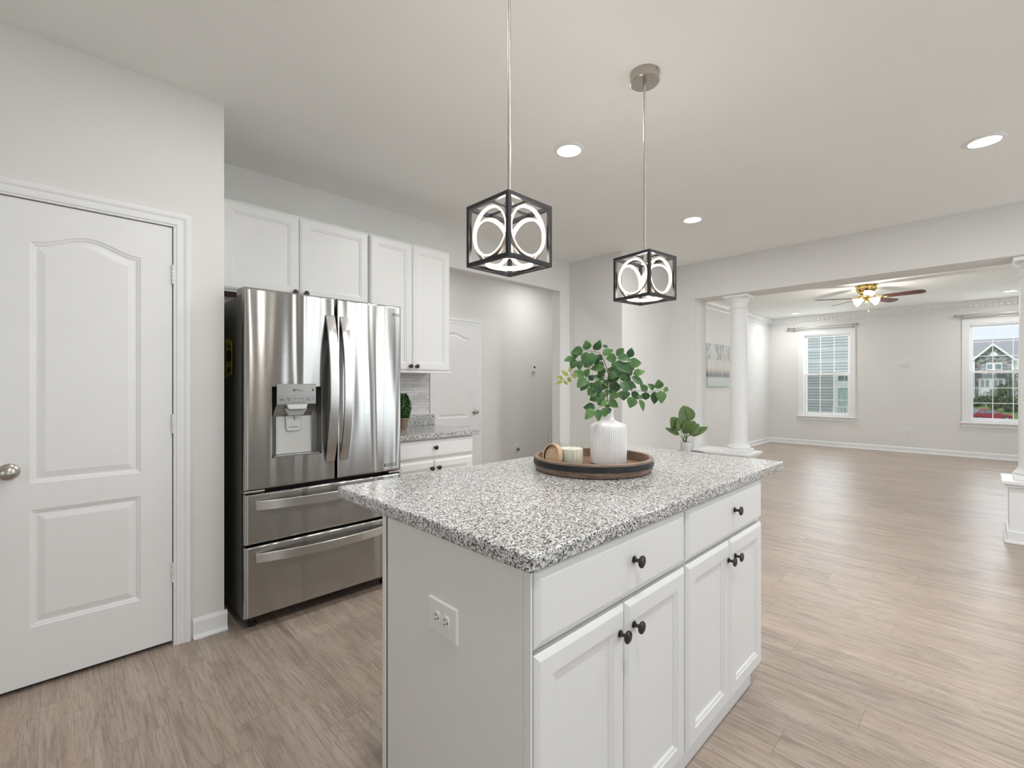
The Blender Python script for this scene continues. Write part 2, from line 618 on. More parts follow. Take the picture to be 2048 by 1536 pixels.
M['tray'] = wood_material('tray_wood', (0.12, 0.072, 0.048), (0.34, 0.24, 0.175), (14, 14, 60), 0.5)
M['trayin'] = wood_material('tray_inner_wood', (0.13, 0.06, 0.03), (0.27, 0.15, 0.09), (40, 8, 8), 0.45)
M['lid'] = wood_material('bamboo_lid', (0.50, 0.33, 0.19), (0.62, 0.44, 0.28), (20, 20, 20), 0.5)
M['wax'] = mat('cream_wax', (0.78, 0.77, 0.66), 0.45, sub=0.25, noise=(0.02, 30))
M['jar'] = glass_material('candle_jar_glass', (0.97, 0.98, 0.97))
M['glass'] = glass_material('window_glass')
M['screen'] = screen_material()
M['vase'] = mat('white_ribbed_ceramic', (0.82, 0.82, 0.82), 0.16, spec=0.6, coat=0.3, noise=(0.01, 20))
M['leaf'] = leaf_material('green_leaf', (0.012, 0.052, 0.026), (0.105, 0.225, 0.06))
M['leafyoung'] = leaf_material('young_yellow_leaf', (0.24, 0.31, 0.05), (0.38, 0.42, 0.12))
M['leafbig'] = leaf_material('broad_leaf', (0.030, 0.085, 0.025), (0.15, 0.22, 0.06), 'dark')
M['leafbox'] = leaf_material('boxwood_leaf', (0.012, 0.045, 0.012), (0.06, 0.14, 0.035), False)
M['twig'] = mat('brown_twig', (0.10, 0.05, 0.03), 0.6, noise=(0.2, 60))
M['stemgreen'] = mat('green_stalk', (0.06, 0.13, 0.04), 0.5, noise=(0.2, 60))
M['terracotta'] = mat('clay_pot', (0.27, 0.19, 0.13), 0.8, noise=(0.15, 60))
M['soil'] = mat('dark_soil', (0.03, 0.022, 0.016), 0.9, noise=(0.3, 90))
M['brass'] = mat('polished_brass', (0.78, 0.58, 0.22), 0.14, 1.0, noise=(0.03, 30))
M['mahogany'] = wood_material('mahogany_blade', (0.06, 0.014, 0.012), (0.13, 0.035, 0.028), (6, 6, 6), 0.35)
M['shade'] = mat('frosted_lit_glass', (0.9, 0.9, 0.9), 0.3, emis=(1, 0.98, 0.95), estr=0.9)


def marble_tile():
    m = bpy.data.materials.new('marble_strip_tile')
    m.use_nodes = True
    nt = m.node_tree
    b = nt.nodes['Principled BSDF']
    tcn = nt.nodes.new('ShaderNodeTexCoord')
    sp = nt.nodes.new('ShaderNodeSeparateXYZ')
    nt.links.new(tcn.outputs['Object'], sp.inputs[0])
    v = combine(nt, sp.outputs[0], sp.outputs[2], 0)
    br = nt.nodes.new('ShaderNodeTexBrick')
    br.inputs['Scale'].default_value = 1.0
    br.inputs['Brick Width'].default_value = 0.13
    br.inputs['Row Height'].default_value = 0.026
    br.inputs['Mortar Size'].default_value = 0.0012
    br.offset = 0.37
    br.inputs['Color1'].default_value = (0.80, 0.80, 0.79, 1)
    br.inputs['Color2'].default_value = (0.60, 0.60, 0.60, 1)
    br.inputs['Mortar'].default_value = (0.45, 0.45, 0.44, 1)
    nt.links.new(v, br.inputs['Vector'])
    n = noise(nt, tcn.outputs['Object'], 18.0, 5, 0.6, 1.5)
    col = mixrgb(nt, math_node(nt, 'MULTIPLY', ramp(nt, n, [(0.5, (0, 0, 0)), (0.7, (1, 1, 1))]), 0.3), br.outputs['Color'], (0.5, 0.5, 0.5))
    nt.links.new(col, b.inputs['Base Color'])
    b.inputs['Roughness'].default_value = 0.3
    return m


M['tile'] = marble_tile()


def painting_material():
    """birch trunks over a dark shore and a pale pond: generic abstract"""
    m = bpy.data.materials.new('abstract_canvas')
    m.use_nodes = True
    nt = m.node_tree
    b = nt.nodes['Principled BSDF']
    tcn = nt.nodes.new('ShaderNodeTexCoord')
    sp = nt.nodes.new('ShaderNodeSeparateXYZ')
    nt.links.new(tcn.outputs['Generated'], sp.inputs[0])
    u, w = sp.outputs[0], sp.outputs[2]
    wob = noise(nt, combine(nt, math_node(nt, 'MULTIPLY', u, 9.0), 0, math_node(nt, 'MULTIPLY', w, 2.0)), 1.0, 4, 0.6, 0.4)
    base = ramp(nt, w, [(0.0, (0.50, 0.58, 0.56)), (0.20, (0.55, 0.60, 0.57)), (0.245, (0.13, 0.14, 0.17)), (0.30, (0.22, 0.21, 0.23)), (0.36, (0.50, 0.40, 0.33)), (0.44, (0.62, 0.62, 0.58)), (1.0, (0.58, 0.64, 0.68))])
    strokes = noise(nt, combine(nt, math_node(nt, 'MULTIPLY', u, 60.0), 0, math_node(nt, 'MULTIPLY', w, 1.2)), 1.0, 3, 0.6)
    pale = ramp(nt, strokes, [(0.42, (0, 0, 0)), (0.62, (1, 1, 1))])
    base = mixrgb(nt, math_node(nt, 'MULTIPLY', pale, 0.45), base, (0.74, 0.74, 0.70))
    crown = math_node(nt, 'MULTIPLY', math_node(nt, 'GREATER_THAN', w, 0.63), ramp(nt, wob, [(0.42, (0, 0, 0)), (0.56, (1, 1, 1))]))
    st2 = noise(nt, combine(nt, math_node(nt, 'MULTIPLY', u, 34.0), 3.0, math_node(nt, 'MULTIPLY', w, 5.0)), 1.0, 4, 0.65)
    crown = math_node(nt, 'MULTIPLY', crown, ramp(nt, st2, [(0.40, (0, 0, 0)), (0.6, (1, 1, 1))]))
    base = mixrgb(nt, math_node(nt, 'MULTIPLY', crown, 0.9), base, (0.25, 0.19, 0.10))
    tr = ramp(nt, noise(nt, combine(nt, math_node(nt, 'MULTIPLY', u, 45.0), 9.0, 0.3), 1.0, 1, 0.4), [(0.60, (0, 0, 0)), (0.68, (1, 1, 1))])
    mid = math_node(nt, 'MULTIPLY', math_node(nt, 'GREATER_THAN', w, 0.33), math_node(nt, 'LESS_THAN', w, 0.68))
    base = mixrgb(nt, math_node(nt, 'MULTIPLY', math_node(nt, 'MULTIPLY', tr, mid), 0.75), base, (0.33, 0.33, 0.20))
    nt.links.new(base, b.inputs['Base Color'])
    b.inputs['Roughness'].default_value = 0.6
    return m


M['canvas'] = painting_material()


def siding_material(name, c, pitch):
    m = bpy.data.materials.new(name)
    m.use_nodes = True
    nt = m.node_tree
    b = nt.nodes['Principled BSDF']
    tcn = nt.nodes.new('ShaderNodeTexCoord')
    n = noise(nt, tcn.outputs['Object'], 3.0, 3)
    nt.links.new(ramp(nt, n, [(0.3, tuple(x * 0.96 for x in c)), (0.7, tuple(x * 1.04 for x in c))]), b.inputs['Base Color'])
    b.inputs['Roughness'].default_value = 0.6
    return m


M['siding'] = siding_material('grey_lap_siding', (0.47, 0.505, 0.515), 0.1)


def stone_material():
    m = bpy.data.materials.new('grey_ledge_stone')
    m.use_nodes = True
    nt = m.node_tree
    b = nt.nodes['Principled BSDF']
    tcn = nt.nodes.new('ShaderNodeTexCoord')
    mp = nt.nodes.new('ShaderNodeMapping')
    mp.inputs['Scale'].default_value = (1, 1.6, 4.2)
    nt.links.new(tcn.outputs['Object'], mp.inputs['Vector'])
    vo = nt.nodes.new('ShaderNodeTexVoronoi')
    vo.inputs['Scale'].default_value = 1.5
    nt.links.new(mp.outputs[0], vo.inputs['Vector'])
    s = nt.nodes.new('ShaderNodeSeparateColor')
    nt.links.new(vo.outputs['Color'], s.inputs[0])
    nt.links.new(ramp(nt, s.outputs[0], [(0.0, (0.10, 0.10, 0.105)), (0.4, (0.26, 0.26, 0.26)), (1.0, (0.46, 0.455, 0.44))]), b.inputs['Base Color'])
    b.inputs['Roughness'].default_value = 0.9
    return m


M['stone'] = stone_material()
M['roof'] = mat('grey_shingle_roof', (0.31, 0.30, 0.295), 0.9, noise=(0.2, 4))
M['roofdark'] = mat('dark_porch_roof', (0.09, 0.095, 0.10), 0.9, noise=(0.2, 4))
M['outwhite'] = mat('white_exterior_trim', (0.85, 0.86, 0.87), 0.5, noise=(0.01, 4))
M['outglass'] = mat('dark_exterior_glass', (0.20, 0.26, 0.27), 0.1, noise=(0.1, 2))
M['curtain'] = mat('pale_green_curtain', (0.48, 0.60, 0.57), 0.8, noise=(0.2, 12))
M['grass'] = mat('lawn_grass', (0.20, 0.30, 0.06), 0.95, noise=(0.3, 1.5))
M['road'] = mat('road_asphalt', (0.30, 0.30, 0.30), 0.9, noise=(0.1, 2))
M['treeleaf'] = leaf_material('street_tree_leaf', (0.03, 0.075, 0.012), (0.14, 0.24, 0.05), False, rough=0.7)
M['bark'] = mat('tree_bark', (0.08, 0.055, 0.04), 0.9, noise=(0.2, 6))
M['carred'] = mat('red_car_paint', (0.55, 0.02, 0.03), 0.25, coat=0.5, noise=(0.02, 4))
M['carglass'] = mat('car_window_glass', (0.25, 0.33, 0.33), 0.08, noise=(0.05, 4))
M['alloy'] = mat('alloy_wheel', (0.65, 0.65, 0.65), 0.3, 0.6, noise=(0.05, 9))

# ------------------------------------------------------------------ room shell
H = 2.73
YP, XP = 2.78, 0.62          # pantry wall plane, its outer corner
YB = 3.50                    # wall behind the refrigerator
XO0, XO1 = 2.386, 4.21       # hall opening in that wall
XC, YC = 4.387, 2.775        # boxed-out corner between hall and living room
XD0, XD1 = 5.47, 5.81        # divider (header and knee walls) towards the living room
YL, XW = 3.42, 11.45         # living room walls
YH = 4.66                    # far wall of the hall
XL = -2.3
YLR = -4.0

structure('floor', MB().box(XL - .1, XW + .15, YLR - .1, YH + .1, -0.12, 0.0), M['floor'], 'pale oak plank floor running through kitchen and living room', 'floor')
structure('ceiling', MB().box(XL - .1, XW + .15, YLR - .1, YH + .1, H, H + 0.12), M['ceil'], 'smooth off-white ceiling with round downlights', 'ceiling')

mb = MB()
mb.box(XL, -0.228, YP, YP + .12, 0, H).box(0.422, XP, YP, YP + .12, 0, H).box(-0.228, 0.422, YP, YP + .12, 2.065, H)
mb.box(0.50, XP, YP + .12, YB, 0, H)
mb.box(XL, 0.50, YB - .1, YB, 0, H)
structure('wall_left', mb, M['wall'], 'greige wall with the white pantry door beside the refrigerator', 'wall')
mb = MB()
mb.box(0.50, XO0, YB, YB + .12, 0, H).box(XO0, XO1, YB, YB + .12, 2.37, H).box(XO1, XC, YB, YB + .12, 0, H)
structure('wall_back', mb, M['wall'], 'greige wall behind the cabinets with the wide opening to the hall', 'wall')
structure('wall_corner', MB().box(XC, XD0, YC, YB + .12, 0, H), M['wall'], 'boxed-out greige corner between hall opening and living room', 'wall')
mb = MB()
mb.box(XD0, XD1, 2.463, YB + .12, 0, H)
structure('wall_divider', mb, M['wall'], 'greige pier between the boxed-out corner and the living room opening', 'wall')
structure('trim_5', MB().box(XD0, XD1, YLR, 2.463, 2.305, H), M['wall'], 'deep greige header beam over the living room opening', 'header beam')
structure('wall_living_left', MB().box(XD1, XW + .15, YL, YL + .12, 0, H), M['wall'], 'living room wall carrying the abstract canvas', 'wall')
structure('wall_hall', MB().box(0.5, 8.0, YH, YH + .1, 0, H).box(0.5, 0.6, YB + .12, YH, 0, H).box(7.9, 8.0, YB + .12, YH, 0, H), M['wall'], 'far wall of the hall seen through the opening', 'wall')


def wall_with_holes_x(name, x0, x1, y0, y1, holes, label):
    mb = MB()
    ys = sorted(holes)
    y = y0
    for a, b, z0, z1 in ys:
        mb.box(x0, x1, y, a, 0, H)
        mb.box(x0, x1, a, b, 0, z0)
        mb.box(x0, x1, a, b, z1, H)
        y = b
    mb.box(x0, x1, y, y1, 0, H)
    return structure(name, mb, M['wall'], label, 'wall')


def wall_with_holes_y(name, y0, y1, x0, x1, holes, label):
    mb = MB()
    x = x0
    for a, b, z0, z1 in sorted(holes):
        mb.box(x, a, y0, y1, 0, H)
        if z0 > 0:
            mb.box(a, b, y0, y1, 0, z0)
        mb.box(a, b, y0, y1, z1, H)
        x = b
    mb.box(x, x1, y0, y1, 0, H)
    return structure(name, mb, M['wall'], label, 'wall')


WY1, WY2 = 2.345, -0.19
WHW, WZ0, WZ1 = 0.415, 0.64, 2.335
wall_with_holes_x('wall_front', XW, XW + .15, YLR, YL, [(WY2 - WHW, WY2 + WHW, WZ0, WZ1), (WY1 - WHW, WY1 + WHW, WZ0, WZ1)], 'living room wall with two tall sash windows')
wall_with_holes_y('wall_rear', YR - .15, YR, XL, XD0, [(3.05, 4.85, 0, 2.1), (-0.5, 1.1, 0.85, 2.05)], 'kitchen wall behind the camera with glass door and window')
bpy.data.objects['wall_rear'].data.materials[0] = M['taupe']  # unseen wall made darker for contrast in the fridge reflections
wall_with_holes_y('wall_living_right', YLR - .15, YLR, XD0, XW + .15, [(7.75, 9.45, 0.64, 2.335)], 'living room side wall with a wide window')
wall_with_holes_x('wall_side', XL - .1, XL, YR - .15, YP, [(-1.35, 0.15, 0.85, 2.05)], 'kitchen side wall with a window added for fill light, out of view')


def baseboard(name, p0, p1, nrm, label):
    """p0->p1 along the wall foot, nrm = direction into the room"""
    p0, p1, nrm = Vector((*p0, 0)), Vector((*p1, 0)), Vector((*nrm, 0))
    prof = [(0, 0), (.026, 0), (.026, .006), (.020, .016), (.014, .020), (.014, .082), (.010, .092), (.006, .100), (0, .100)]
    rings = [[tuple(p + nrm * a + Vector((0, 0, b))) for a, b in prof] for p in (p0, p1)]
    mb = MB().loft(rings)
    return structure(name, mb, M['trim'], label, 'baseboard')


baseboard('baseboard_left', (0.482, YP), (XP + .012, YP), (0, -1), 'short white baseboard between pantry casing and wall corner')
baseboard('baseboard_front', (XW, YLR), (XW, YL), (-1, 0), 'long white baseboard under the two living room windows')
baseboard('baseboard_living_left', (XD1, YL), (XW, YL), (0, -1), 'white baseboard below the abstract canvas wall')
baseboard('baseboard_hall', (4.0, YH), (7.9, YH), (0, -1), 'white baseboard along the hall wall')
baseboard('baseboard_corner', (XC, YB), (XC, YC), (-1, 0), 'white baseboard on the boxed-out corner')

# crown moulding with dentils in the living room
prof = [(0, 0), (.012, 0), (.020, .015), (.035, .03), (.052, .05), (.075, .062), (.088, .085), (.10, .09), (.10, .12), (0, .12)]


def crown(name, p0, p1, nrm, label):
    p0, p1, nrm = Vector((*p0, H - .12)), Vector((*p1, H - .12)), Vector((*nrm, 0))
    mb = MB().loft([[tuple(p + nrm * a + Vector((0, 0, b))) for a, b in prof] for p in (p0, p1)])
    d = (p1 - p0)
    L = d.length
    d.normalize()
    n = int(L / 0.075)
    for i in range(n):
        c = p0 + d * (i + .5) * L / n
        q = [c + d * s * .018 + nrm * a + Vector((0, 0, b)) for s in (-1, 1) for a, b in ((.03, .022), (.062, .022), (.062, .052), (.03, .052))]
        mb.loft([[tuple(x) for x in q[:4]], [tuple(x) for x in q[4:]]])
    # flat frieze bead under the crown
    for zz in (-.045, -.012):
        q = [[tuple(p + nrm * a + Vector((0, 0, b + zz))) for a, b in ((0, 0), (.010, 0), (.010, .010), (0, .010))] for p in (p0, p1)]
        mb.loft(q)
    return structure(name, mb, M['trim'], label, 'crown moulding')


crown('trim_1', (XW, YLR), (XW, YL), (-1, 0), 'white dentil crown moulding above the two windows')
crown('trim_2', (XD1, YL), (XW, YL), (0, -1), 'white dentil crown moulding above the abstract canvas')


# ------------------------------------------------------------------ knee walls and columns
def knee(name, y0, y1, open_end, label):
    """low wall under the header; open_end: +1 if the free end looks towards +Y"""
    t = thing(name, label, 'knee wall', (5.64, (y0 + y1) / 2, 0), kind='structure')
    MB().box(XD0, XD1, y0, y1, 0.0, 0.455).build('body', M['trim'], t)
    e0, e1 = (y0 - .045, y1) if open_end < 0 else (y0, y1 + .045)
    MB().box(XD0 - .045, XD1 + .045, e0, e1, 0.475, 0.505).build('cap', M['trim'], t, bevel=.006)
    e0, e1 = (y0 - .022, y1) if open_end < 0 else (y0, y1 + .022)
    MB().box(XD0 - .022, XD1 + .022, e0, e1, 0.450, 0.475).build('cap_moulding', M['trim'], t, bevel=.006)
    e0, e1 = (y0 - .016, y1) if open_end < 0 else (y0, y1 + .016)
    mb = MB().box(XD0 - .016, XD1 + .016, e0, e1, 0, .10)
    e0, e1 = (y0 - .028, y1) if open_end < 0 else (y0, y1 + .028)
    mb.box(XD0 - .028, XD1 + .028, e0, e1, 0, .022)
    mb.build('base_moulding', M['trim'], t, bevel=.006)
    return t


knee('trim_3', 1.865, 2.463, -1, 'low white capped half wall beside the boxed-out corner')
knee('trim_4', -3.9, -0.125, 1, 'low white capped half wall at the frame edge')


def column(x, y, label):
    t = thing('column', label, 'column', (x, y, 0.505), group='white round columns on the half walls', kind='thing')
    z0, z1 = 0.505, 2.305
    MB().box(x - .125, x + .125, y - .125, y + .125, z0, z0 + .035).build('plinth', M['trim'], t, bevel=.004)
    MB().lathe([(.118, z0 + .035), (.124, z0 + .048), (.118, z0 + .064), (.108, z0 + .070), (.102, z0 + .085), (.097, z0 + .10)], 40, (x, y, 0)).build('base', M['trim'], t, smooth=40)
    MB().lathe([(.096, z0 + .10), (.096, z0 + .8), (.093, z0 + 1.2), (.088, z1 - .16)], 48, (x, y, 0)).build('shaft', M['trim'], t, smooth=40)
    MB().lathe([(.088, z1 - .16), (.097, z1 - .155), (.097, z1 - .143), (.089, z1 - .138), (.089, z1 - .085), (.096, z1 - .08), (.096, z1 - .068), (.105, z1 - .05), (.120, z1 - .035)], 40, (x, y, 0)).build('capital', M['trim'], t, smooth=30)
    MB().box(x - .13, x + .13, y - .13, y + .13, z1 - .035, z1).build('abacus', M['trim'], t, bevel=.005)
    return t


column(5.64, 2.01, 'round white column standing on the capped half wall near the canvas')
column(5.64, -0.275, 'round white column cut by the frame edge, beside the street-view window')


# ------------------------------------------------------------------ panel doors
def offset_poly(poly, d):
    n = len(poly)
    out = []
    for i in range(n):
        p0, p1, p2 = Vector(poly[i - 1]), Vector(poly[i]), Vector(poly[(i + 1) % n])
        e1, e2 = (p1 - p0).normalized(), (p2 - p1).normalized()
        n1, n2 = Vector((-e1.y, e1.x)), Vector((-e2.y, e2.x))
        b = (n1 + n2).normalized()
        k = d / max(0.35, b.dot(n1))
        out.append(tuple(p1 + b * k))
    return out


def panel_slab(mb, x0, x1, z0, z1, yf, t, px0, px1, top, bot, arch):
    """door slab facing -Y with an arched upper panel and a square lower panel"""
    N = 28
    tz0, tz1 = top
    bz0, bz1 = bot

    def az(i):
        u = i / N
        return tz1 + arch * (0.5 - 0.5 * math.cos(2 * PI * u))
    ax = [px0 + (px1 - px0) * i / N for i in range(N + 1)]
    F = lambda x, z: (x, yf, z)
    # stiles and rails on the front plane
    mb.add([F(x0, z0), F(px0, z0), F(px0, z1), F(x0, z1)], [(0, 1, 2, 3)])
    mb.add([F(px1, z0), F(x1, z0), F(x1, z1), F(px1, z1)], [(0, 1, 2, 3)])
    mb.add([F(px0, z0), F(px1, z0), F(px1, bz0), F(px0, bz0)], [(0, 1, 2, 3)])
    mb.add([F(px0, bz1), F(px1, bz1), F(px1, tz0), F(px0, tz0)], [(0, 1, 2, 3)])
    for i in range(N):
        mb.add([F(ax[i], az(i)), F(ax[i + 1], az(i + 1)), F(ax[i + 1], z1), F(ax[i], z1)], [(0, 1, 2, 3)])
    # edges and back
    mb.add([(x0, yf, z0), (x1, yf, z0), (x1, yf, z1), (x0, yf, z1), (x0, yf + t, z0), (x1, yf + t, z0), (x1, yf + t, z1), (x0, yf + t, z1)],
           [(0, 1, 5, 4), (1, 2, 6, 5), (2, 3, 7, 6), (3, 0, 4, 7), (4, 5, 6, 7)])
    # moulded raised panels: sticking, groove, raised field
    polyT = [(px0, tz0), (px1, tz0)] + [(ax[i], az(i)) for i in range(N, -1, -1)]
    polyB = [(px0, bz0), (px1, bz0), (px1, bz1), (px0, bz1)]
    for poly in (polyT, polyB):
        steps = [(0, 0), (.004, .0035), (.010, .005), (.016, .009), (.022, .009), (.046, .0025), (.050, .0025)]
        rings = []
        for d, y in steps:
            if poly is polyT:
                sx = (px1 - px0 - 2 * d) / (px1 - px0)
                q = [(px0 + d + (a - px0) * sx, tz0 + d if i < 2 else b - d) for i, (a, b) in enumerate(poly)]
            else:
                q = offset_poly(poly, d) if d else poly
            rings.append([(a, yf + y, b) for a, b in q])
        mb.loft(rings, False, True)
    return mb


def casing(mb, x0, x1, ztop, y, w=.058):
    """moulded casing around a door opening x0..x1, ztop, on the wall plane y (towards -Y)"""
    prof = [(0, .006), (0, .011), (.012, .013), (.016, .010), (.028, .012), (.036, .017), (.046, .019), (w - .004, .019), (w, .014), (w, .0)]
    # left leg, right leg and head as one mitred strip
    rings = []
    for px, pz, sx, sz in ((x0, 0, -1, 0), (x0, ztop, -1, 1), (x1, ztop, 1, 1), (x1, 0, 1, 0)):
        rings.append([(px + sx * a, y - b, pz + sz * a) for a, b in prof])
    k = len(prof)
    v = [p for r in rings for p in r]
    f = []
    for i in range(3):
        for j in range(k - 1):
            f.append((i * k + j, i * k + j + 1, (i + 1) * k + j + 1, (i + 1) * k + j))
    mb.add(v, f)
    # outer returns are closed by the wall itself; add the inner jamb
    return mb


def door_knob(parent, x, y, z, name='door_knob'):
    m = Matrix.Rotation(PI / 2, 3, 'X')
    o = MB().lathe([(.0335, 0), (.0335, .004), (.030, .009), (.020, .013)], 32, (x, y, z), m).build('rose', M['nickel'], parent, smooth=40)
    MB().lathe([(.011, .010), (.011, .028), (.014, .032), (.024, .042), (.0285, .052), (.027, .061), (.019, .067), (.0, .069)], 32, (x, y, z), m, True).build('knob', M['nickel'], o, smooth=50)
    return o


d1 = thing('door_1', 'white two-panel pantry door with arched upper panel beside the refrigerator', 'door', (0.1, YP, 0), kind='structure')
mb = MB()
panel_slab(mb, -0.205, 0.400, 0.022, 2.038, YP + .004, .035, -0.083, 0.279, (0.858, 1.868), (0.258, 0.748), .050)
mb.build('slab', M['door'], d1)
mb = MB()
casing(mb, -0.222, 0.416, 2.052, YP)
mb.build('casing', M['trim'], d1)
mb = MB()
mb.box(-0.228, -0.209, YP - .006, YP + .12, 0, 2.044).box(0.404, 0.422, YP - .006, YP + .12, 0, 2.044).box(-0.228, 0.422, YP - .006, YP + .12, 2.0425, 2.065)
mb.build('jamb', M['trim'], d1)
MB().box(-0.209, 0.404, YP + .045, YP + .06, 0.0, 2.0425).build('gap_backing', M['darkstrip_shade'], d1)  # near-black sheet across the whole opening, darkens the gaps round the slab
for z in (1.807, 1.080, 0.354):
    h_ = MB()
    for k in range(5):
        h_.lathe([(.0062, z - .044 + k * .018), (.0062, z - .0275 + k * .018)], 14, (0.402, YP - .004, 0))
    h_.lathe([(.0075, z + .044), (.0075, z + .049)], 14, (0.402, YP - .004, 0)).build('hinge', M['plate'], d1, smooth=40)
door_knob(d1, -0.143, YP + .004, 0.916)

d2 = thing('door_2', 'white arched two-panel door at the end of the hall', 'door', (3.6, YH, 0), kind='structure')
mb = MB()
panel_slab(mb, 3.15, 3.915, 0.015, 2.032, YH - .012, .012, 3.285, 3.775, (0.86, 1.868), (0.258, 0.748), .055)
mb.build('slab', M['door'], d2)
mb = MB()
casing(mb, 3.138, 3.928, 2.044, YH)
mb.build('casing', M['trim'], d2)
MB().box(3.138, 3.15, YH - .010, YH, 0, 2.044).box(3.915, 3.928, YH - .010, YH, 0, 2.044).box(3.15, 3.915, YH - .010, YH, 2.034, 2.044).build('jamb', M['trim'], d2)
door_knob(d2, 3.86, YH - .012, 0.925)


# ------------------------------------------------------------------ windows
def window(name, loc, rz, label, screen=True, cols=3, hw=WHW):
    """local frame: faces -Y, x centred, z from floor; opening hw*2 wide, WZ0..WZ1"""
    t = thing(name, label, 'window', loc, rz, kind='structure')
    b = lambda mb, n, m, p=t, bev=0.0: mb.build(n, m, p, bevel=bev, local=True)
    cw = .085
    mb = MB()
    mb.box(-hw - cw, -hw + .004, -.018, 0, WZ0 - .02, WZ1 + cw).box(hw - .004, hw + cw, -.018, 0, WZ0 - .02, WZ1 + cw).box(-hw + .004, hw - .004, -.018, 0, WZ1 - .004, WZ1 + cw)
    mb.box(-hw - cw, -hw - cw + .018, -.026, -.018, WZ0 - .02, WZ1 + cw).box(hw + cw - .018, hw + cw, -.026, -.018, WZ0 - .02, WZ1 + cw).box(-hw - cw + .018, hw + cw - .018, -.026, -.018, WZ1 + cw - .018, WZ1 + cw)
    b(mb, 'casing', M['trim'])
    mb = MB().box(-hw, -hw + .014, 0, .13, WZ0, WZ1).box(hw - .014, hw, 0, .13, WZ0, WZ1).box(-hw + .014, hw - .014, 0, .13, WZ1 - .014, WZ1).box(-hw + .014, hw - .014, 0, .13, WZ0, WZ0 + .014)
    b(mb, 'jamb_liner', M['trim'])
    b(MB().box(-hw - cw - .03, hw + cw + .03, -.06, .0, WZ0 - .045, WZ0 - .02), 'sill', M['trim'], bev=.006)
    b(MB().box(-hw - cw, hw + cw, -.016, 0, WZ0 - .11, WZ0 - .045), 'apron', M['trim'], bev=.003)
    zm = 1.50
    iw = hw - .014
    for nm, z0, z1, y0 in (('upper_sash', zm - .02, WZ1 - .014, .085), ('lower_sash', WZ0 + .014, zm + .02, .055)):
        st, y1 = .040, y0 + .028
        mb = MB().box(-iw, -iw + st, y0, y1, z0, z1).box(iw - st, iw, y0, y1, z0, z1).box(-iw + st, iw - st, y0, y1, z0, z0 + st).box(-iw + st, iw - st, y0, y1, z1 - st, z1)
        sash = b(mb, nm, M['trim'])
        gx0, gx1, gz0, gz1 = -iw + st, iw - st, z0 + st, z1 - st
        mb = MB()
        for k in range(1, cols):
            x = gx0 + (gx1 - gx0) * k / cols
            mb.box(x - .006, x + .006, y0 + .010, y0 + .018, gz0, gz1)
        for k in (1, 2):
            z = gz0 + (gz1 - gz0) * k / 3
            mb.box(gx0, gx1, y0 + .0105, y0 + .0175, z - .006, z + .006)
        b(mb, 'muntin_grid', M['trim'], sash)
        b(MB().box(gx0, gx1, y0 + .0125, y0 + .0155, gz0, gz1), 'glass_pane', M['glass'], sash)
    if screen:
        b(MB().box(-iw, iw, .124, .126, WZ0 + .014, zm), 'insect_screen', M['screen'])
    for sx in (-.15, .15):
        b(MB().box(sx - .03, sx + .03, .045, .06, zm + .02, zm + .032), 'sash_lock', M['trim'])
    return t


window('window_1', (XW, WY1, 0), -PI / 2, 'white sash window looking onto grey lap siding')
window('window_2', (XW, WY2, 0), -PI / 2, 'white sash window looking onto the street with a red car')
window('window_3', (8.6, YLR, 0), PI, 'wide living room window out of view', screen=False, cols=5, hw=.85)

t = thing('window_4', 'kitchen window behind the camera', 'window', (0.3, YR, 0), PI, kind='structure')
mb = MB().box(-.88, -.8, -.02, .1, .77, 2.13).box(.8, .88, -.02, .1, .77, 2.13).box(-.8, .8, -.02, .1, 2.05, 2.13).box(-.8, .8, -.05, .1, .77, .85).box(-.03, .03, .03, .08, .85, 2.05)
mb.build('frame', M['trim'], t, local=True)
MB().box(-.8, .8, .05, .056, .85, 2.05).build('glass_pane', M['glass'], t, local=True)
t = thing('fill_window', 'unseen kitchen side window added for fill light', 'window', (XL, -0.6, 0), PI / 2, kind='structure')  # added out of view to bring fill light onto the island end
mb = MB().box(-.83, -.75, -.02, .06, .77, 2.13).box(.75, .83, -.02, .06, .77, 2.13).box(-.75, .75, -.02, .06, 2.05, 2.13).box(-.75, .75, -.05, .06, .77, .85).box(-.03, .03, .02, .06, .85, 2.05)
mb.build('frame', M['trim'], t, local=True)
MB().box(-.75, .75, .035, .041, .85, 2.05).build('glass_pane', M['glass'], t, local=True)
t = thing('door_3', 'sliding glass door behind the camera', 'door', (3.95, YR, 0), PI, kind='structure')
mb = MB().box(-.99, -.9, -.02, .1, 0, 2.19).box(.9, .99, -.02, .1, 0, 2.19).box(-.9, .9, -.02, .1, 2.1, 2.19).box(-.9, .9, .02, .1, 0, .06).box(-.05, .05, .03, .09, .06, 2.1).box(-.9, -.83, .03, .09, .06, 2.1).box(.83, .9, .03, .09, .06, 2.1)
mb.build('frame', M['trim'], t, local=True)
MB().box(-.83, .83, .055, .061, .06, 2.1).build('glass_pane', M['glass'], t, local=True)


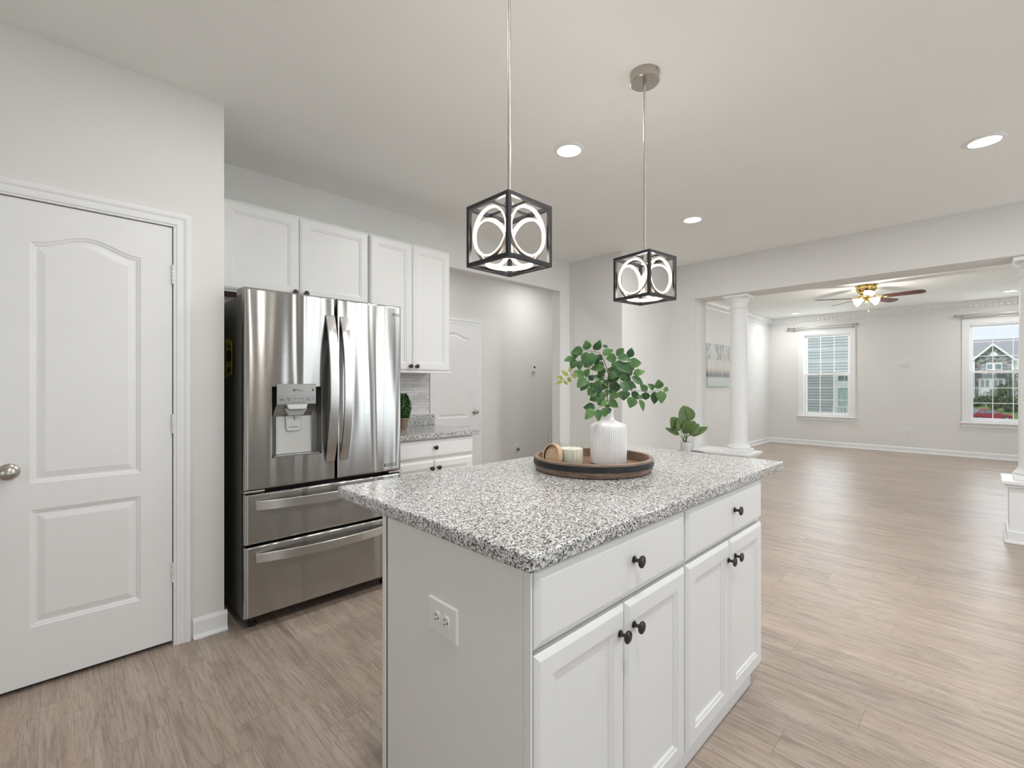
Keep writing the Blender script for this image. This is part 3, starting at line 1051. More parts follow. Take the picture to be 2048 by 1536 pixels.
def curtain_rod(y_c, label, half=0.577, copy_of=None):
    t = thing('curtain_rod', label, 'curtain rod', (XW, y_c, 2.487), -PI / 2, group='curtain rods above the living room windows')
    m = Matrix.Rotation(PI / 2, 3, 'Y')
    MB().lathe([(.0125, -half), (.0125, 0), (.0105, .001), (.0105, half)], 14, (0, -.085, 0), m).build('rod', M['chrome'], t, smooth=40, local=True)
    MB().lathe([(.006, -half + .04), (.006, half - .04)], 10, (0, -.04, -.045), m).build('inner_rod', M['chrome'], t, smooth=40, local=True)
    for s in (-1, 1):
        MB().lathe([(.018, -.005), (.022, 0), (.022, .018), (.012, .022), (.012, .03), (.024, .034), (.024, .050), (.016, .056)], 16, (s * half, -.085, 0), Matrix.Rotation(s * PI / 2, 3, 'Y')).build('finial', M['chrome'], t, smooth=30, local=True)
        x = s * (half - .05)
        MB().box(x - .009, x + .009, -.006, 0, -.055, .03).box(x - .006, x + .006, -.10, -.006, -.02, -.0125).box(x - .006, x + .006, -.055, -.006, -.06, -.052).build('bracket', M['chrome'], t, local=True)
    return t


curtain_rod(2.405, 'brushed nickel curtain rod above the window facing grey siding')
curtain_rod(-0.215, 'brushed nickel curtain rod above the window facing the street')


# ------------------------------------------------------------------ wall devices
def outlet(name, loc, rz, label, w=.072, h=.116, horizontal=False, group='white duplex power outlets'):
    t = thing(name, label, 'power outlet', loc, rz, group=group)
    MB().rects([(-w / 2, w / 2, -h / 2, h / 2, 0), (-w / 2, w / 2, -h / 2, h / 2, -.002), (-w / 2 + .004, w / 2 - .004, -h / 2 + .004, h / 2 - .004, -.0055)], True, True).build('plate', M['plate'], t, local=True)
    for s in (-1, 1):
        cx, cz = (s * .0195, 0) if horizontal else (0, s * .0195)
        ring = []
        for j in range(28):
            a = 2 * PI * j / 28
            u, v = .0165 * math.cos(a), .0165 * math.sin(a)
            if horizontal:
                u = max(-.0135, min(.0135, u))
            else:
                v = max(-.0135, min(.0135, v))
            ring.append((cx + u, cz + v))
        rc = MB().prism(ring, 'y', -.0085, -.005).build('receptacle', M['plate'], t, bevel=.0008, local=True)
        sl = MB()
        for du, dv, su, sv in ((-.006, .004, .0011, .0040), (.006, .004, .0011, .0034), (0, -.0075, .0022, .0022)):
            if horizontal:
                du, dv, su, sv = dv, -du, sv, su
                du = -du
            sl.box(cx + du - su, cx + du + su, -.0091, -.0084, cz + dv - sv, cz + dv + sv)
        sl.build('slot', M['black'], rc, local=True)
    return t


outlet('power_outlet', (0.715, 0.9845, 0.664), -PI / 2, 'horizontal white duplex outlet on the island end panel', .124, .09, True)
outlet('power_outlet', (4.636, YH, 0.378), 0, 'white duplex outlet low on the hall wall')
outlet('power_outlet', (XW, 1.033, 0.423), -PI / 2, 'white duplex outlet low between the two windows')
outlet('power_outlet', (10.914, YL, 0.391), 0, 'white duplex outlet low near the living room corner')

t = thing('night_plug', 'small grey plug adapter in the hall outlet', 'plug', (4.655, YH, 0.362))
MB().box(4.632, 4.680, YH - .030, YH - .0095, .338, .384).build('body', M['fridgegrey'], t, bevel=.004)
MB().box(4.642, 4.654, YH - .032, YH - .0295, .35, .372).box(4.660, 4.672, YH - .032, YH - .0295, .35, .372).build('slot', M['black'], t)

t = thing('thermostat', 'white wall thermostat with small dark display in the hall', 'thermostat', (4.99, YH, 1.52))
MB().box(4.945, 5.035, YH - .004, YH, 1.40, 1.555).build('wall_plate', M['wall'], t, bevel=.001)
MB().box(4.952, 5.028, YH - .028, YH - .004, 1.465, 1.560).build('body', M['plate'], t, bevel=.004)
MB().box(4.972, 5.010, YH - .0292, YH - .0275, 1.515, 1.545).build('display', M['darkprint'], t)

t = thing('wall_control', 'small white wall control between the two living room windows', 'wall control', (XW, 1.09, 1.65))
MB().box(XW - .006, XW, 1.045, 1.14, 1.595, 1.705).build('plate', M['plate'], t, bevel=.002)
MB().box(XW - .028, XW - .006, 1.06, 1.115, 1.615, 1.69).build('body', M['plate'], t, bevel=.004)
MB().box(XW - .0295, XW - .027, 1.08, 1.10, 1.66, 1.672).build('display', M['fridgegrey'], t)

t = thing('return_vent', 'white louvered return vent low on the hall wall', 'vent', (5.62, YH, 0.6))
MB().box(5.365, 5.875, YH - .012, YH, .315, .34).box(5.365, 5.875, YH - .012, YH, .73, .755).box(5.365, 5.385, YH - .012, YH, .34, .73).box(5.855, 5.875, YH - .012, YH, .34, .73).build('frame', M['trim'], t, bevel=.002)
MB().box(5.385, 5.855, YH - .003, YH, .34, .73).build('backing', M['fridgegrey'], t)
mb = MB()
for i in range(18):
    z = .348 + i * .0215
    mb.prism([(YH - .011, z), (YH - .004, z + .010), (YH - .003, z + .009), (YH - .010, z - .001)], 'x', 5.385, 5.855)
mb.build('louver', M['trim'], t)

# ------------------------------------------------------------------ wall painting
t = thing('canvas_painting', 'pale abstract canvas of thin trees over a dark shoreline', 'painting', (8.585, YL, 1.62))
MB().box(8.07, 9.10, YL - .037, YL - .002, 1.242, 2.0).build('canvas', M['canvas'], t, bevel=.002)


# ------------------------------------------------------------------ downlights
def downlight(x, y, label, power, group='recessed ceiling downlights'):
    t = thing('downlight', label, 'downlight', (x, y, H), group=group)
    MB().lathe([(.095, 0), (.095, -.003), (.088, -.008), (.074, -.009), (.070, -.004)], 40, (x, y, H), None, False).build('trim_ring', M['trim'], t, smooth=40)
    MB().lathe([(.0, -.0035), (.072, -.0035), (.072, -.0015), (0, -.0015)], 40, (x, y, H), None, False).build('lens', M['diffuser'], t)
    l = area_light('downlight_lamp', (x, y, H - .012), (0, 0, 0), .14, .14, power, (0.985, 0.985, 0.985), 'DISK')
    return t


downlight(2.27, 1.815, 'round lit downlight on the ceiling between the two pendants', P_KITCHEN)
downlight(4.00, 1.815, 'round lit downlight on the kitchen ceiling beyond the farther pendant', P_KITCHEN)
downlight(3.96, 0.01, 'round lit downlight on the kitchen ceiling near the header beam', P_KITCHEN)
downlight(2.25, 0.01, 'round downlight above the floor beside the island, out of frame', P_KITCHEN)
downlight(0.53, 1.815, 'round downlight above the floor between pantry door and island, out of frame', P_KITCHEN * 0.42)
downlight(3.96, -1.8, 'round downlight in front of the sliding glass door', P_KITCHEN)
downlight(0.53, 0.01, 'round downlight above the camera position', P_KITCHEN)
downlight(10.74, 2.73, 'round lit downlight above the siding-view window', P_LIVING)
downlight(10.55, -0.255, 'round lit downlight above the street-view window', P_LIVING)
downlight(7.0, 2.73, 'round downlight hidden behind the header near the canvas', P_LIVING)
downlight(7.0, -0.255, 'round downlight hidden behind the header near the cut-off column', P_LIVING)
downlight(4.75, 4.08, 'round downlight in the hall hidden above the opening', P_HALL)
downlight(2.9, 4.08, 'unseen downlight added to brighten the hall above the white arched door', P_HALL)  # added out of view to brighten the hall
downlight(6.6, 4.08, 'unseen downlight added to brighten the hall beyond the return vent', P_HALL)  # likewise an unseen addition for more hall light


# ------------------------------------------------------------------ cabinets
DOOR = [(0, .02), (0, .0085), (.003, .0060), (.011, .0012), (.014, 0.0), (.055, 0.0), (.058, .003), (.066, .0045), (.071, .0095)]
DRAWER = [(0, .02), (0, .0085), (.003, .0060), (.013, .0012), (.017, 0.0)]


def front(name, x0, x1, z0, z1, yf, parent, prof, material=None):
    return MB().inset_rects(x0, x1, z0, z1, [(i, yf + y) for i, y in prof]).build(name, material or M['cab'], parent)


def cab_knob(x, yf, z, parent):
    m = Matrix.Rotation(PI / 2, 3, 'X')
    return MB().lathe([(.0095, 0), (.0095, .0025), (.006, .005), (.0048, .009), (.0048, .018), (.009, .0205), (.0155, .022), (.0168, .0245), (.0162, .027), (.0128, .0285), (.0122, .0275), (.007, .0295), (0, .030)], 28, (x, yf, z), m, True).build('knob', M['bronze'], parent, smooth=35)


# cabinet above the refrigerator
t = thing('wall_cabinet', 'white wide two-door cabinet above the refrigerator', 'cabinet', (1.16, 3.35, 1.85))
yf = 3.17
MB().box(.685, 1.632, yf + .022, YB, 1.855, 2.375).build('carcass', M['cabside'], t)
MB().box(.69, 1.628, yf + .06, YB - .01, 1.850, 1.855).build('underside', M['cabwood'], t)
MB().box(XP, .685, yf + .022, yf + .05, 1.848, 2.375).build('filler_strip', M['cab'], t)
MB().box(.62, 1.634, yf + .012, yf + .030, 2.366, 2.386).build('top_rail', M['cab'], t)
a = front('door', .690, 1.139, 1.848, 2.380, yf, t, DOOR)
b = front('door', 1.143, 1.628, 1.848, 2.380, yf, t, DOOR)
cab_knob(1.108, yf, 1.876, a)
cab_knob(1.178, yf, 1.876, b)
MB().box(.685, 1.634, yf + .022, yf + .045, 1.836, 1.855).build('bottom_rail', M['cab'], t)

# tall wall cabinet
t = thing('wall_cabinet', 'white tall two-door wall cabinet between refrigerator and hall opening', 'cabinet', (2.0, 3.35, 1.37))
MB().box(1.640, 2.372, yf + .022, YB, 1.382, 2.375).build('carcass', M['cabside'], t)
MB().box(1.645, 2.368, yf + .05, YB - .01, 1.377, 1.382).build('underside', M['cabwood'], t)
MB().box(1.640, 2.374, yf + .012, yf + .030, 2.366, 2.386).build('top_rail', M['cab'], t)
a = front('door', 1.646, 2.002, 1.386, 2.380, yf, t, DOOR)
b = front('door', 2.006, 2.368, 1.386, 2.380, yf, t, DOOR)
cab_knob(1.976, yf, 1.418, a)
cab_knob(2.034, yf, 1.418, b)
MB().box(1.636, 2.376, yf + .004, yf + .05, 1.366, 1.384).build('bottom_rail', M['cab'], t, bevel=.003)

# base cabinet at the back wall
t = thing('base_cabinet', 'white base cabinet with drawer over two doors next to the refrigerator', 'cabinet', (2.0, 3.2, 0))
yb = 2.872
MB().box(1.62, 2.385, yb + .022, YB - .003, .10, .874).build('carcass', M['cabside'], t)
MB().box(1.62, 2.385, yb + .09, yb + .11, 0, .10).build('toe_kick', M['cabside'], t)
a = front('drawer', 1.632, 2.372, .732, .862, yb, t, DRAWER)
cab_knob(2.005, yb, .806, a)
a = front('door', 1.632, 2.000, .115, .712, yb, t, DOOR)
b = front('door', 2.004, 2.372, .115, .712, yb, t, DOOR)
cab_knob(1.972, yb, .655, a)
cab_knob(2.034, yb, .655, b)
t = thing('countertop', 'grey speckled granite countertop on the base cabinet by the refrigerator', 'countertop', (2.0, 3.2, .876))
MB().box(1.605, 2.425, 2.850, YB, .876, .914).build('slab', M['granite'], t, bevel=.005)
MB().box(1.605, 2.425, YB - .030, YB, .9145, 1.008).build('upstand', M['granite'], t, bevel=.003)
t = thing('tile_backsplash', 'pale marble strip tile backsplash under the tall wall cabinet', 'tile backsplash', (2.0, YB, 1.2))
MB().box(1.605, 2.384, YB - .009, YB, 1.0085, 1.376).build('tiles', M['tile'], t)
MB().box(2.3805, 2.3845, YB - .0105, YB, 1.0085, 1.376).build('edge_strip', M['darkstrip_shade'], t)

# ------------------------------------------------------------------ island
t = thing('island_cabinet', 'white kitchen island cabinet with two drawers over four doors', 'kitchen island', (1.43, 1.0, 0))
yi = .671
XI0, XI1 = .715, 2.165
MB().box(XI0 + .004, XI1 - .004, yi + .045, 1.296, .085, .876).build('carcass', M['cabside'], t)
MB().box(XI0, XI0 + .004, yi + .0255, 1.2705, .0, .876).build('end_panel', M['cabside'], t)
MB().box(XI0 + .0062, XI0 + .0138, yi + .010, yi + .044, .0, .876).build('gap_shade_strip', M['darkstrip_shade'], t)  # near-black strip standing in for the shade between panel and door
MB().box(XI0, XI0 + .006, yi + .004, yi + .0245, .0, .876).build('end_stile', M['cab'], t)
MB().box(XI0 + .0015, XI0 + .012, 1.2705, 1.279, .0, .876).build('gap_shade_strip', M['darkstrip_shade'], t)  # same painted gap shade, beside the back panel
MB().box(XI0 - .002, XI1, 1.279, 1.300, .0, .876).build('back_panel', M['cabside'], t, bevel=.002)
mb = MB()
mb.box(XI0 + .014, XI0 + .035, yi + .022, yi + .045, .085, .876).box(XI1 - .035, XI1, yi + .022, yi + .045, .085, .876).box(1.405, 1.47, yi + .022, yi + .045, .085, .876)
mb.box(XI0 + .035, 1.405, yi + .0225, yi + .045, .845, .876).box(1.47, XI1 - .035, yi + .0225, yi + .045, .845, .876)
mb.box(XI0 + .035, 1.405, yi + .0225, yi + .045, .672, .71).box(1.47, XI1 - .035, yi + .0225, yi + .045, .672, .71)
mb.box(XI0 + .035, 1.405, yi + .0225, yi + .045, .085, .115).box(1.47, XI1 - .035, yi + .0225, yi + .045, .085, .115)
mb.build('face_frame', M['cab'], t)
MB().box(XI0 + .014, 2.10, yi + .03, yi + .048, 0, .10).build('toe_board', M['cab'], t, bevel=.002)
for x0, x1 in ((.728, 1.431), (1.445, 2.150)):
    a = front('drawer', x0, x1, .702, .867, yi, t, DRAWER)
    cab_knob((x0 + x1) / 2 + .04, yi, .796, a)
for x0, x1, kx in ((.728, 1.079, 1.079 - .028), (1.083, 1.431, 1.083 + .036), (1.445, 1.796, 1.796 - .018), (1.800, 2.150, 1.800 + .044)):
    a = front('door', x0, x1, .085, .688, yi, t, DOOR)
    cab_knob(kx, yi, .620, a)
t = thing('island_countertop', 'grey speckled granite island countertop under the tray', 'countertop', (1.56, 1.13, .878))
XA, XB, YA, YZ = .700, 2.418, .661, 1.595


def rounded(x0, x1, y0, y1, r, n=6):
    out = []
    for cx, cy, a0 in ((x1 - r, y0 + r, -PI / 2), (x1 - r, y1 - r, 0), (x0 + r, y1 - r, PI / 2), (x0 + r, y0 + r, PI)):
        for i in range(n + 1):
            a = a0 + PI / 2 * i / n
            out.append((cx + r * math.cos(a), cy + r * math.sin(a)))
    return out


MB().prism(rounded(XA, XB, YA, YZ, .012), 'z', .876, .914).build('slab', M['granite'], t, bevel=.006, seg=3, smooth=50)

# ------------------------------------------------------------------ refrigerator
t = thing('refrigerator', 'stainless french door refrigerator with water dispenser and two freezer drawers', 'refrigerator', (1.12, 3.0, 0))
YF = 2.612
X0, X1 = .676, 1.566
MB().box(X0 + .006, X1 - .006, YF + .080, 3.40, .05, 1.742).build('case', M['fridgeside'], t, bevel=.006)
MB().box(X0 + .012, X1 - .012, YF + .066, YF + .080, .075, 1.735).build('door_gasket', M['black'], t)


def fr(x0, x1, z0, z1, yf=YF, r=.012, d=.066):
    return [(x0, x1, z0, z1, yf + d), (x0, x1, z0, z1, yf + r), (x0 + .0012, x1 - .0012, z0 + .0012, z1 - .0012, yf + r * .62), (x0 + .0036, x1 - .0036, z0 + .0036, z1 - .0036, yf + r * .27), (x0 + .0075, x1 - .0075, z0 + .0075, z1 - .0075, yf + r * .07), (x0 + .012, x1 - .012, z0 + .012, z1 - .012, yf)]


DX0, DX1, DZ0, DZ1 = .800, 1.062, .886, 1.262
mb = MB().rects(fr(X0, 1.1375, .732, 1.768) + [(DX0, DX1, DZ0, DZ1, YF), (DX0 + .002, DX1 - .002, DZ0 + .002, DZ1 - .002, YF + .003)], True, False)
ld = mb.build('door', M['steel'], t)
rec = MB().rects([(DX0 + .002, DX1 - .002, DZ0 + .002, DZ1 - .002, YF + .003), (DX0 + .006, DX1 - .006, DZ0 + .004, DZ1 - .004, YF + .045), (DX0 + .03, DX1 - .03, DZ0 + .006, DZ1 - .01, YF + .058)], False, True)
dr = rec.build('dispenser_recess', M['recessshade'], ld, smooth=60)
MB().rects([(DX0 + .036, DX1 - .040, DZ0 + .012, 1.125, YF + .058), (DX0 + .036, DX1 - .040, DZ0 + .012, 1.125, YF + .053), (DX0 + .046, DX1 - .050, DZ0 + .012, 1.125, YF + .050)]).build('dispenser_back_plate', M['lightplastic'], ld)
mb = MB().prism([(YF + .002, DZ1 - .004), (YF - .012, 1.276), (YF - .014, 1.272), (YF - .012, 1.168), (YF + .02, 1.14), (YF + .05, 1.10), (YF + .05, DZ1 - .006)], 'x', DX0 + .020, DX1 - .040)
mb.build('control_panel', M['panelsteel'], ld)
yq = YF - .0150
for x, z, w_ in ((.845, 1.196, .022), (.880, 1.198, .024), (.912, 1.196, .016), (.945, 1.196, .026), (.980, 1.198, .018), (1.006, 1.196, .010), (.845, 1.190, .026), (.880, 1.190, .014), (.980, 1.189, .018), (.905, 1.178, .014), (.930, 1.178, .014), (.955, 1.178, .018), (.925, 1.2455, .018), (.936, 1.2395, .032)):
    MB().box(x - w_ / 2, x + w_ / 2, yq, yq + .002, z - .0013, z + .0013).build('lettering', M['darkprint'], ld)
for x in (.9045, .9105):
    MB().box(x - .0022, x + .0022, yq, yq + .002, 1.237, 1.2485).build('icon', M['darkprint'], ld)
MB().prism([(1.0, 1.238), (1.010, 1.238), (1.010, 1.243), (1.0085, 1.243), (1.0085, 1.249), (1.0015, 1.249), (1.0015, 1.243), (1.0, 1.243)], 'y', yq, yq + .002).build('icon', M['darkprint'], ld)
MB().prism([(.868, 1.166), (.978, 1.166), (.970, 1.145), (.960, 1.140), (.886, 1.140), (.876, 1.145)], 'y', YF - .018, YF + .02).build('tray_lever', M['lightplastic'], ld, bevel=.003)
MB().prism([(.862, 1.145), (.985, 1.145), (.960, 1.105), (.885, 1.105)], 'y', YF + .004, YF + .045).build('chute', M['fridgegrey'], ld, bevel=.003)
MB().lathe([(.006, 1.082), (.006, 1.106)], 14, (.930, YF + .03, 0)).build('nozzle', M['nickel'], ld, smooth=40)
MB().prism([(.880, 1.104), (.955, 1.104), (.958, 1.028), (.952, 1.020), (.892, 1.020), (.885, 1.028)], 'y', YF + .036, YF + .046).build('paddle', M['lightplastic'], ld, bevel=.003)
MB().box(.895, .944, YF + .0352, YF + .0365, 1.040, 1.0425).build('paddle_slot', M['black'], ld)
MB().box(DX0 + .012, DX1 - .012, YF + .006, YF + .05, DZ0 + .003, DZ0 + .010).build('drip_tray', M['steel2'], ld)

rd = MB().rects(fr(1.1480, X1, .732, 1.768)).build('door', M['steel'], t)
dA = MB().rects(fr(X0, X1, .455, .712)).build('drawer', M['steel'], t)
dB = MB().rects(fr(X0, X1, .082, .444)).build('drawer', M['steel'], t)


def bar_handle(p0, p1, bow, parent, wide, vertical):
    n = 26
    pts = []
    p0, p1 = Vector(p0), Vector(p1)
    for i in range(n + 1):
        u = i / n
        p = p0.lerp(p1, u)
        p.y -= bow * (1 - abs(2 * u - 1) ** 2.2)
        pts.append(p)
    th = .007
    sec = [(-wide / 2, -th), (wide / 2, -th), (wide / 2, th), (-wide / 2, th)]
    if not vertical:
        return MB().sweep(pts, [(b, a) for a, b in sec][::-1], (0, 0, 1)).build('handle', M['steel2'], parent, bevel=.002, smooth=30)
    return MB().sweep(pts, sec, (0, -1, 0)).build('handle', M['steel2'], parent, bevel=.002, smooth=30)


bar_handle((1.106, YF - .004, .838), (1.106, YF - .004, 1.664), .062, ld, .050, True)
bar_handle((1.186, YF - .004, .838), (1.186, YF - .004, 1.664), .062, rd, .046, True)
bar_handle((.724, YF - .004, .652), (1.518, YF - .004, .652), .055, dA, .047, False)
bar_handle((.724, YF - .004, .384), (1.518, YF - .004, .384), .055, dB, .047, False)
for x in (.684, 1.495):
    MB().box(x, x + .065, YF + .085, YF + .20, 1.742, 1.782).build('hinge_cover', M['fridgegrey'], t, bevel=.006)
    MB().box(x - .012, x + .085, YF + .010, YF + .06, .7165, .7275).build('hinge', M['nickel'], t, bevel=.002)
for x in (.735, 1.50):
    MB().lathe([(.022, 0), (.024, .012), (.018, .02), (.012, .024), (.012, .055)], 20, (x, YF + .11, 0)).build('foot', M['black'], t, smooth=40)
for x in (.735, 1.50):
    MB().lathe([(.022, 0), (.024, .012), (.018, .02), (.012, .024), (.012, .055)], 20, (x, 3.33, 0)).build('foot', M['black'], t, smooth=40)
# maker's badge and small sticker
lg = MB().ring_band((1.513, YF - .0015, 1.714), (0, 1, 0), .0085, .0105, .003, 28)
lg.box(1.5115, 1.5145, YF - .003, YF, 1.7105, 1.7195).box(1.5145, 1.5185, YF - .003, YF, 1.7105, 1.7130)
lg.build('badge', M['fridgegrey'], rd)
fc = bpy.data.curves.new('badge_letters', 'FONT')
fc.body = 'LG'
fc.size = .026
fc.extrude = .0012
ftmp = bpy.data.objects.new('badge_letters', fc)
C.objects.link(ftmp)
bpy.context.view_layer.update()
fme = bpy.data.meshes.new_from_object(ftmp.evaluated_get(bpy.context.evaluated_depsgraph_get()))
bpy.data.objects.remove(ftmp)
fme.materials.clear()
fme.materials.append(M['fridgegrey'])
fo = bpy.data.objects.new('badge_lettering', fme)
C.objects.link(fo)
fo.parent = rd
fo.location = Vector((1.5275, YF - .0012, 1.7045)) - ORG[rd.name]
fo.rotation_euler = (PI / 2, 0, 0)
mb = MB().box(1.462, 1.530, YF - .001, YF + .001, .762, .7645).box(1.462, 1.530, YF - .001, YF + .001, .7785, .781).box(1.462, 1.4645, YF - .001, YF + .001, .762, .781).box(1.5275, 1.530, YF - .001, YF + .001, .762, .781)
mb.box(1.448, 1.455, YF - .001, YF + .001, .762, .781)
for i in range(6):
    mb.box(1.470 + i * .009, 1.476 + i * .009, YF - .001, YF + .001, .7695, .7735)
mb.build('sticker', M['darkprint'], rd)
# yellow energy label curling on the side of the case
pts = []
mb = MB()
for i in range(9):
    u = i / 8
    yy = 3.02 - .22 * u
    xx = X0 + .004 - .045 * (u ** 2) * 0.45
    pts.append([(xx, yy, 1.31 + .02 * u), (xx, yy, 1.53 - .035 * u * u)])
rings = []
for a, b_ in pts:
    rings.append([a, (a[0] + .0006, a[1], a[2]), (b_[0] + .0006, b_[1], b_[2]), b_])
mb.loft(rings)
el = mb.build('energy_label', M['yellow'], t)
def label_band(f0, f1, i0, i1):
    mb = MB()
    ring = []
    for a, b_ in pts[i0:i1 + 1]:
        h_ = b_[2] - a[2]
        ring.append([(a[0] - .0007, a[1], a[2] + h_ * f0), (a[0] - .0007, a[1], a[2] + h_ * f1)])
    mb.loft(ring, False, False, False)
    return mb.build('lettering', M['black'], el)


label_band(.40, .70, 1, 8)
label_band(.10, .24, 2, 4)
label_band(.10, .24, 5, 7)
label_band(.80, .84, 1, 7)


# ------------------------------------------------------------------ pendants
def pendant(x, y, rz, label):
    t = thing('pendant_light', label, 'pendant light', (x, y, H), rz, group='cube pendant lights over the island')
    zt, s, bw = 1.868 - H, .203, .0062
    hs = s / 2
    zb = zt - s
    zc = (zt + zb) / 2
    B = lambda mb, n, m, p=t, **k: mb.build(n, m, p, local=True, **k)
    B(MB().lathe([(0, 0), (.067, 0), (.067, -.043), (.064, -.046), (0, -.046)], 48, (0, 0, 0), None, False), 'canopy', M['nickel'], smooth=40)
    B(MB().box(-.003, .003, -.0675, -.0655, -.013, -.008), 'set_screw', M['bronze'])
    B(MB().lathe([(.0075, -.046), (.0075, -.072), (.0052, -.075), (.0052, zt + .01)], 16), 'rod', M['nickel'], smooth=40)
    mb = MB()
    for sx in (-1, 1):
        for sy in (-1, 1):
            cx, cy = sx * (hs - bw), sy * (hs - bw)
            mb.box(cx - bw, cx + bw, cy - bw, cy + bw, zb, zt)
    for z in (zt - bw, zb + bw):
        for sgn in (-1, 1):
            c = sgn * (hs - bw)
            mb.box(-hs + 2 * bw, hs - 2 * bw, c - bw, c + bw, z - bw, z + bw)
            mb.box(c - bw, c + bw, -hs + 2 * bw, hs - 2 * bw, z - bw, z + bw)
    B(mb, 'cube_frame', M['blackmetal'])
    mb = MB().box(-hs + bw * 2, hs - bw * 2, -.005, .005, zt - .010, zt - .002).box(-.005, .005, -hs + bw * 2, hs - bw * 2, zt - .0101, zt - .0021)
    B(mb, 'cross_bar', M['blackmetal'])
    B(MB().lathe([(.018, zt + .012), (.018, zt - .030), (.012, zt - .034)], 24), 'hub', M['nickel'], smooth=40)
    rr = .083
    d = hs - .018
    for c, ax in (((-d, 0, zc), (-1, 0, 0)), ((d, 0, zc), (1, 0, 0)), ((0, -d, zc), (0, -1, 0)), ((0, d, zc), (0, 1, 0)), ((0, 0, zb + .016), (0, 0, -1))):
        r_ = B(MB().ring_band(c, ax, rr - .002, rr, .016), 'ring', M['ringmetal'], smooth=40)
        n = Vector(ax)
        B(MB().ring_band(Vector(c) + n * .003, ax, rr - .0088, rr - .002, .007), 'led_strip', M['led'], r_, smooth=40)
    l = bpy.data.lights.new('pendant_lamp', 'POINT')
    l.energy = 7.0
    l.color = (1.0, 0.94, 0.88)
    l.shadow_soft_size = .09
    lo = bpy.data.objects.new('pendant_lamp', l)
    lo.location = (x, y, H + zc)
    C.objects.link(lo)
    return t


pendant(1.084, 1.122, 0.0, 'cube pendant light whose canopy is above the frame, nearest the camera')
pendant(1.967, 1.122, math.radians(-7), 'cube pendant light with its round nickel canopy visible, above the tray plant')


# ------------------------------------------------------------------ ceiling fan
fx, fy = 8.475, 1.235
t = thing('ceiling_fan', 'brass ceiling fan with dark mahogany blades and lit glass shades', 'ceiling fan', (fx, fy, H))
MB().lathe([(.0, 0), (.135, 0), (.138, -.012), (.128, -.03), (.132, -.045), (.122, -.075), (.105, -.105), (.080, -.125), (.055, -.135), (0, -.136)], 48, (fx, fy, H), None, False).build('motor_housing', M['brass'], t, smooth=40)
MB().lathe([(0, -.135), (.075, -.138), (.08, -.150), (.078, -.168), (.06, -.18), (0, -.181)], 40, (fx, fy, H), None, False).build('flywheel', M['brass'], t, smooth=40)
zbld = H - .185
for deg in (-96, -24, 48, 120, 192):
    a = math.radians(deg)
    u, w_ = Vector((math.cos(a), math.sin(a), 0)), Vector((-math.sin(a), math.cos(a), 0))
    tilt = math.radians(-13)
    wv = w_ * math.cos(tilt) + Vector((0, 0, 1)) * math.sin(tilt)
    nv = u.cross(wv)
    c0 = Vector((fx, fy, zbld))
    outline = [(.19, -.045), (.26, -.058), (.60, -.068), (.645, -.05), (.665, 0), (.645, .05), (.60, .068), (.26, .058), (.19, .045)]
    rings = [[tuple(c0 + u * r + wv * s + nv * z) for r, s in outline] for z in (-.003, .003)]
    bl = MB().loft(rings).build('blade', M['mahogany'], t)
    ir = MB()
    ir.tube([c0 + u * .06 + Vector((0, 0, .03)), c0 + u * .12 + Vector((0, 0, .012)), c0 + u * .19 - nv * .008], [.010, .009, .008], 8)
    ir.tube([c0 + u * .15 + w_ * 0, c0 + u * .20 + wv * .03 - nv * .006, c0 + u * .25 - nv * .006], .006, 6)
    ir.tube([c0 + u * .15, c0 + u * .20 - wv * .03 - nv * .006, c0 + u * .25 - nv * .006], .006, 6)
    ir.build('blade_iron', M['brass'], bl, smooth=40)
MB().lathe([(0, -.18), (.05, -.182), (.058, -.20), (.045, -.225), (.025, -.24), (.012, -.255), (0, -.258)], 32, (fx, fy, H), None, False).build('light_kit', M['brass'], t, smooth=40)
for deg in (112, 258):
    a = math.radians(deg)
    ax = Vector((math.cos(a) * .85, math.sin(a) * .85, -.42)).normalized()
    m = Vector((0, 0, 1)).rotation_difference(ax).to_matrix()
    base = Vector((fx, fy, H - .205)) + Vector((math.cos(a), math.sin(a), 0)) * .045
    sh = MB().lathe([(.020, .0), (.026, .02), (.040, .045), (.052, .075), (.062, .10), (.060, .102), (.050, .075), (.038, .045), (.024, .02), (.018, .002)], 28, base, m, False).build('glass_shade', M['shade'], t, smooth=50)
    MB().lathe([(.0, .03), (.014, .035), (.024, .06), (.02, .085), (0, .095)], 16, base, m, False).build('bulb', M['diffuser'], sh, smooth=50)
ch = MB().tube([(fx - .02, fy - .03, H - .25), (fx - .02, fy - .03, H - .36)], .0022, 6)
ch.lathe([(.0, -.362), (.009, -.366), (.010, -.376), (0, -.384)], 12, (fx - .02, fy - .03, H), None, False).build('pull_chain', M['brass'], t, smooth=40)
fl = bpy.data.lights.new('fan_lamp', 'POINT')
fl.energy = 16
fl.color = (1, .95, .88)
fl.shadow_soft_size = .08
flo = bpy.data.objects.new('fan_lamp', fl)
flo.location = (fx, fy, H - .40)
C.objects.link(flo)

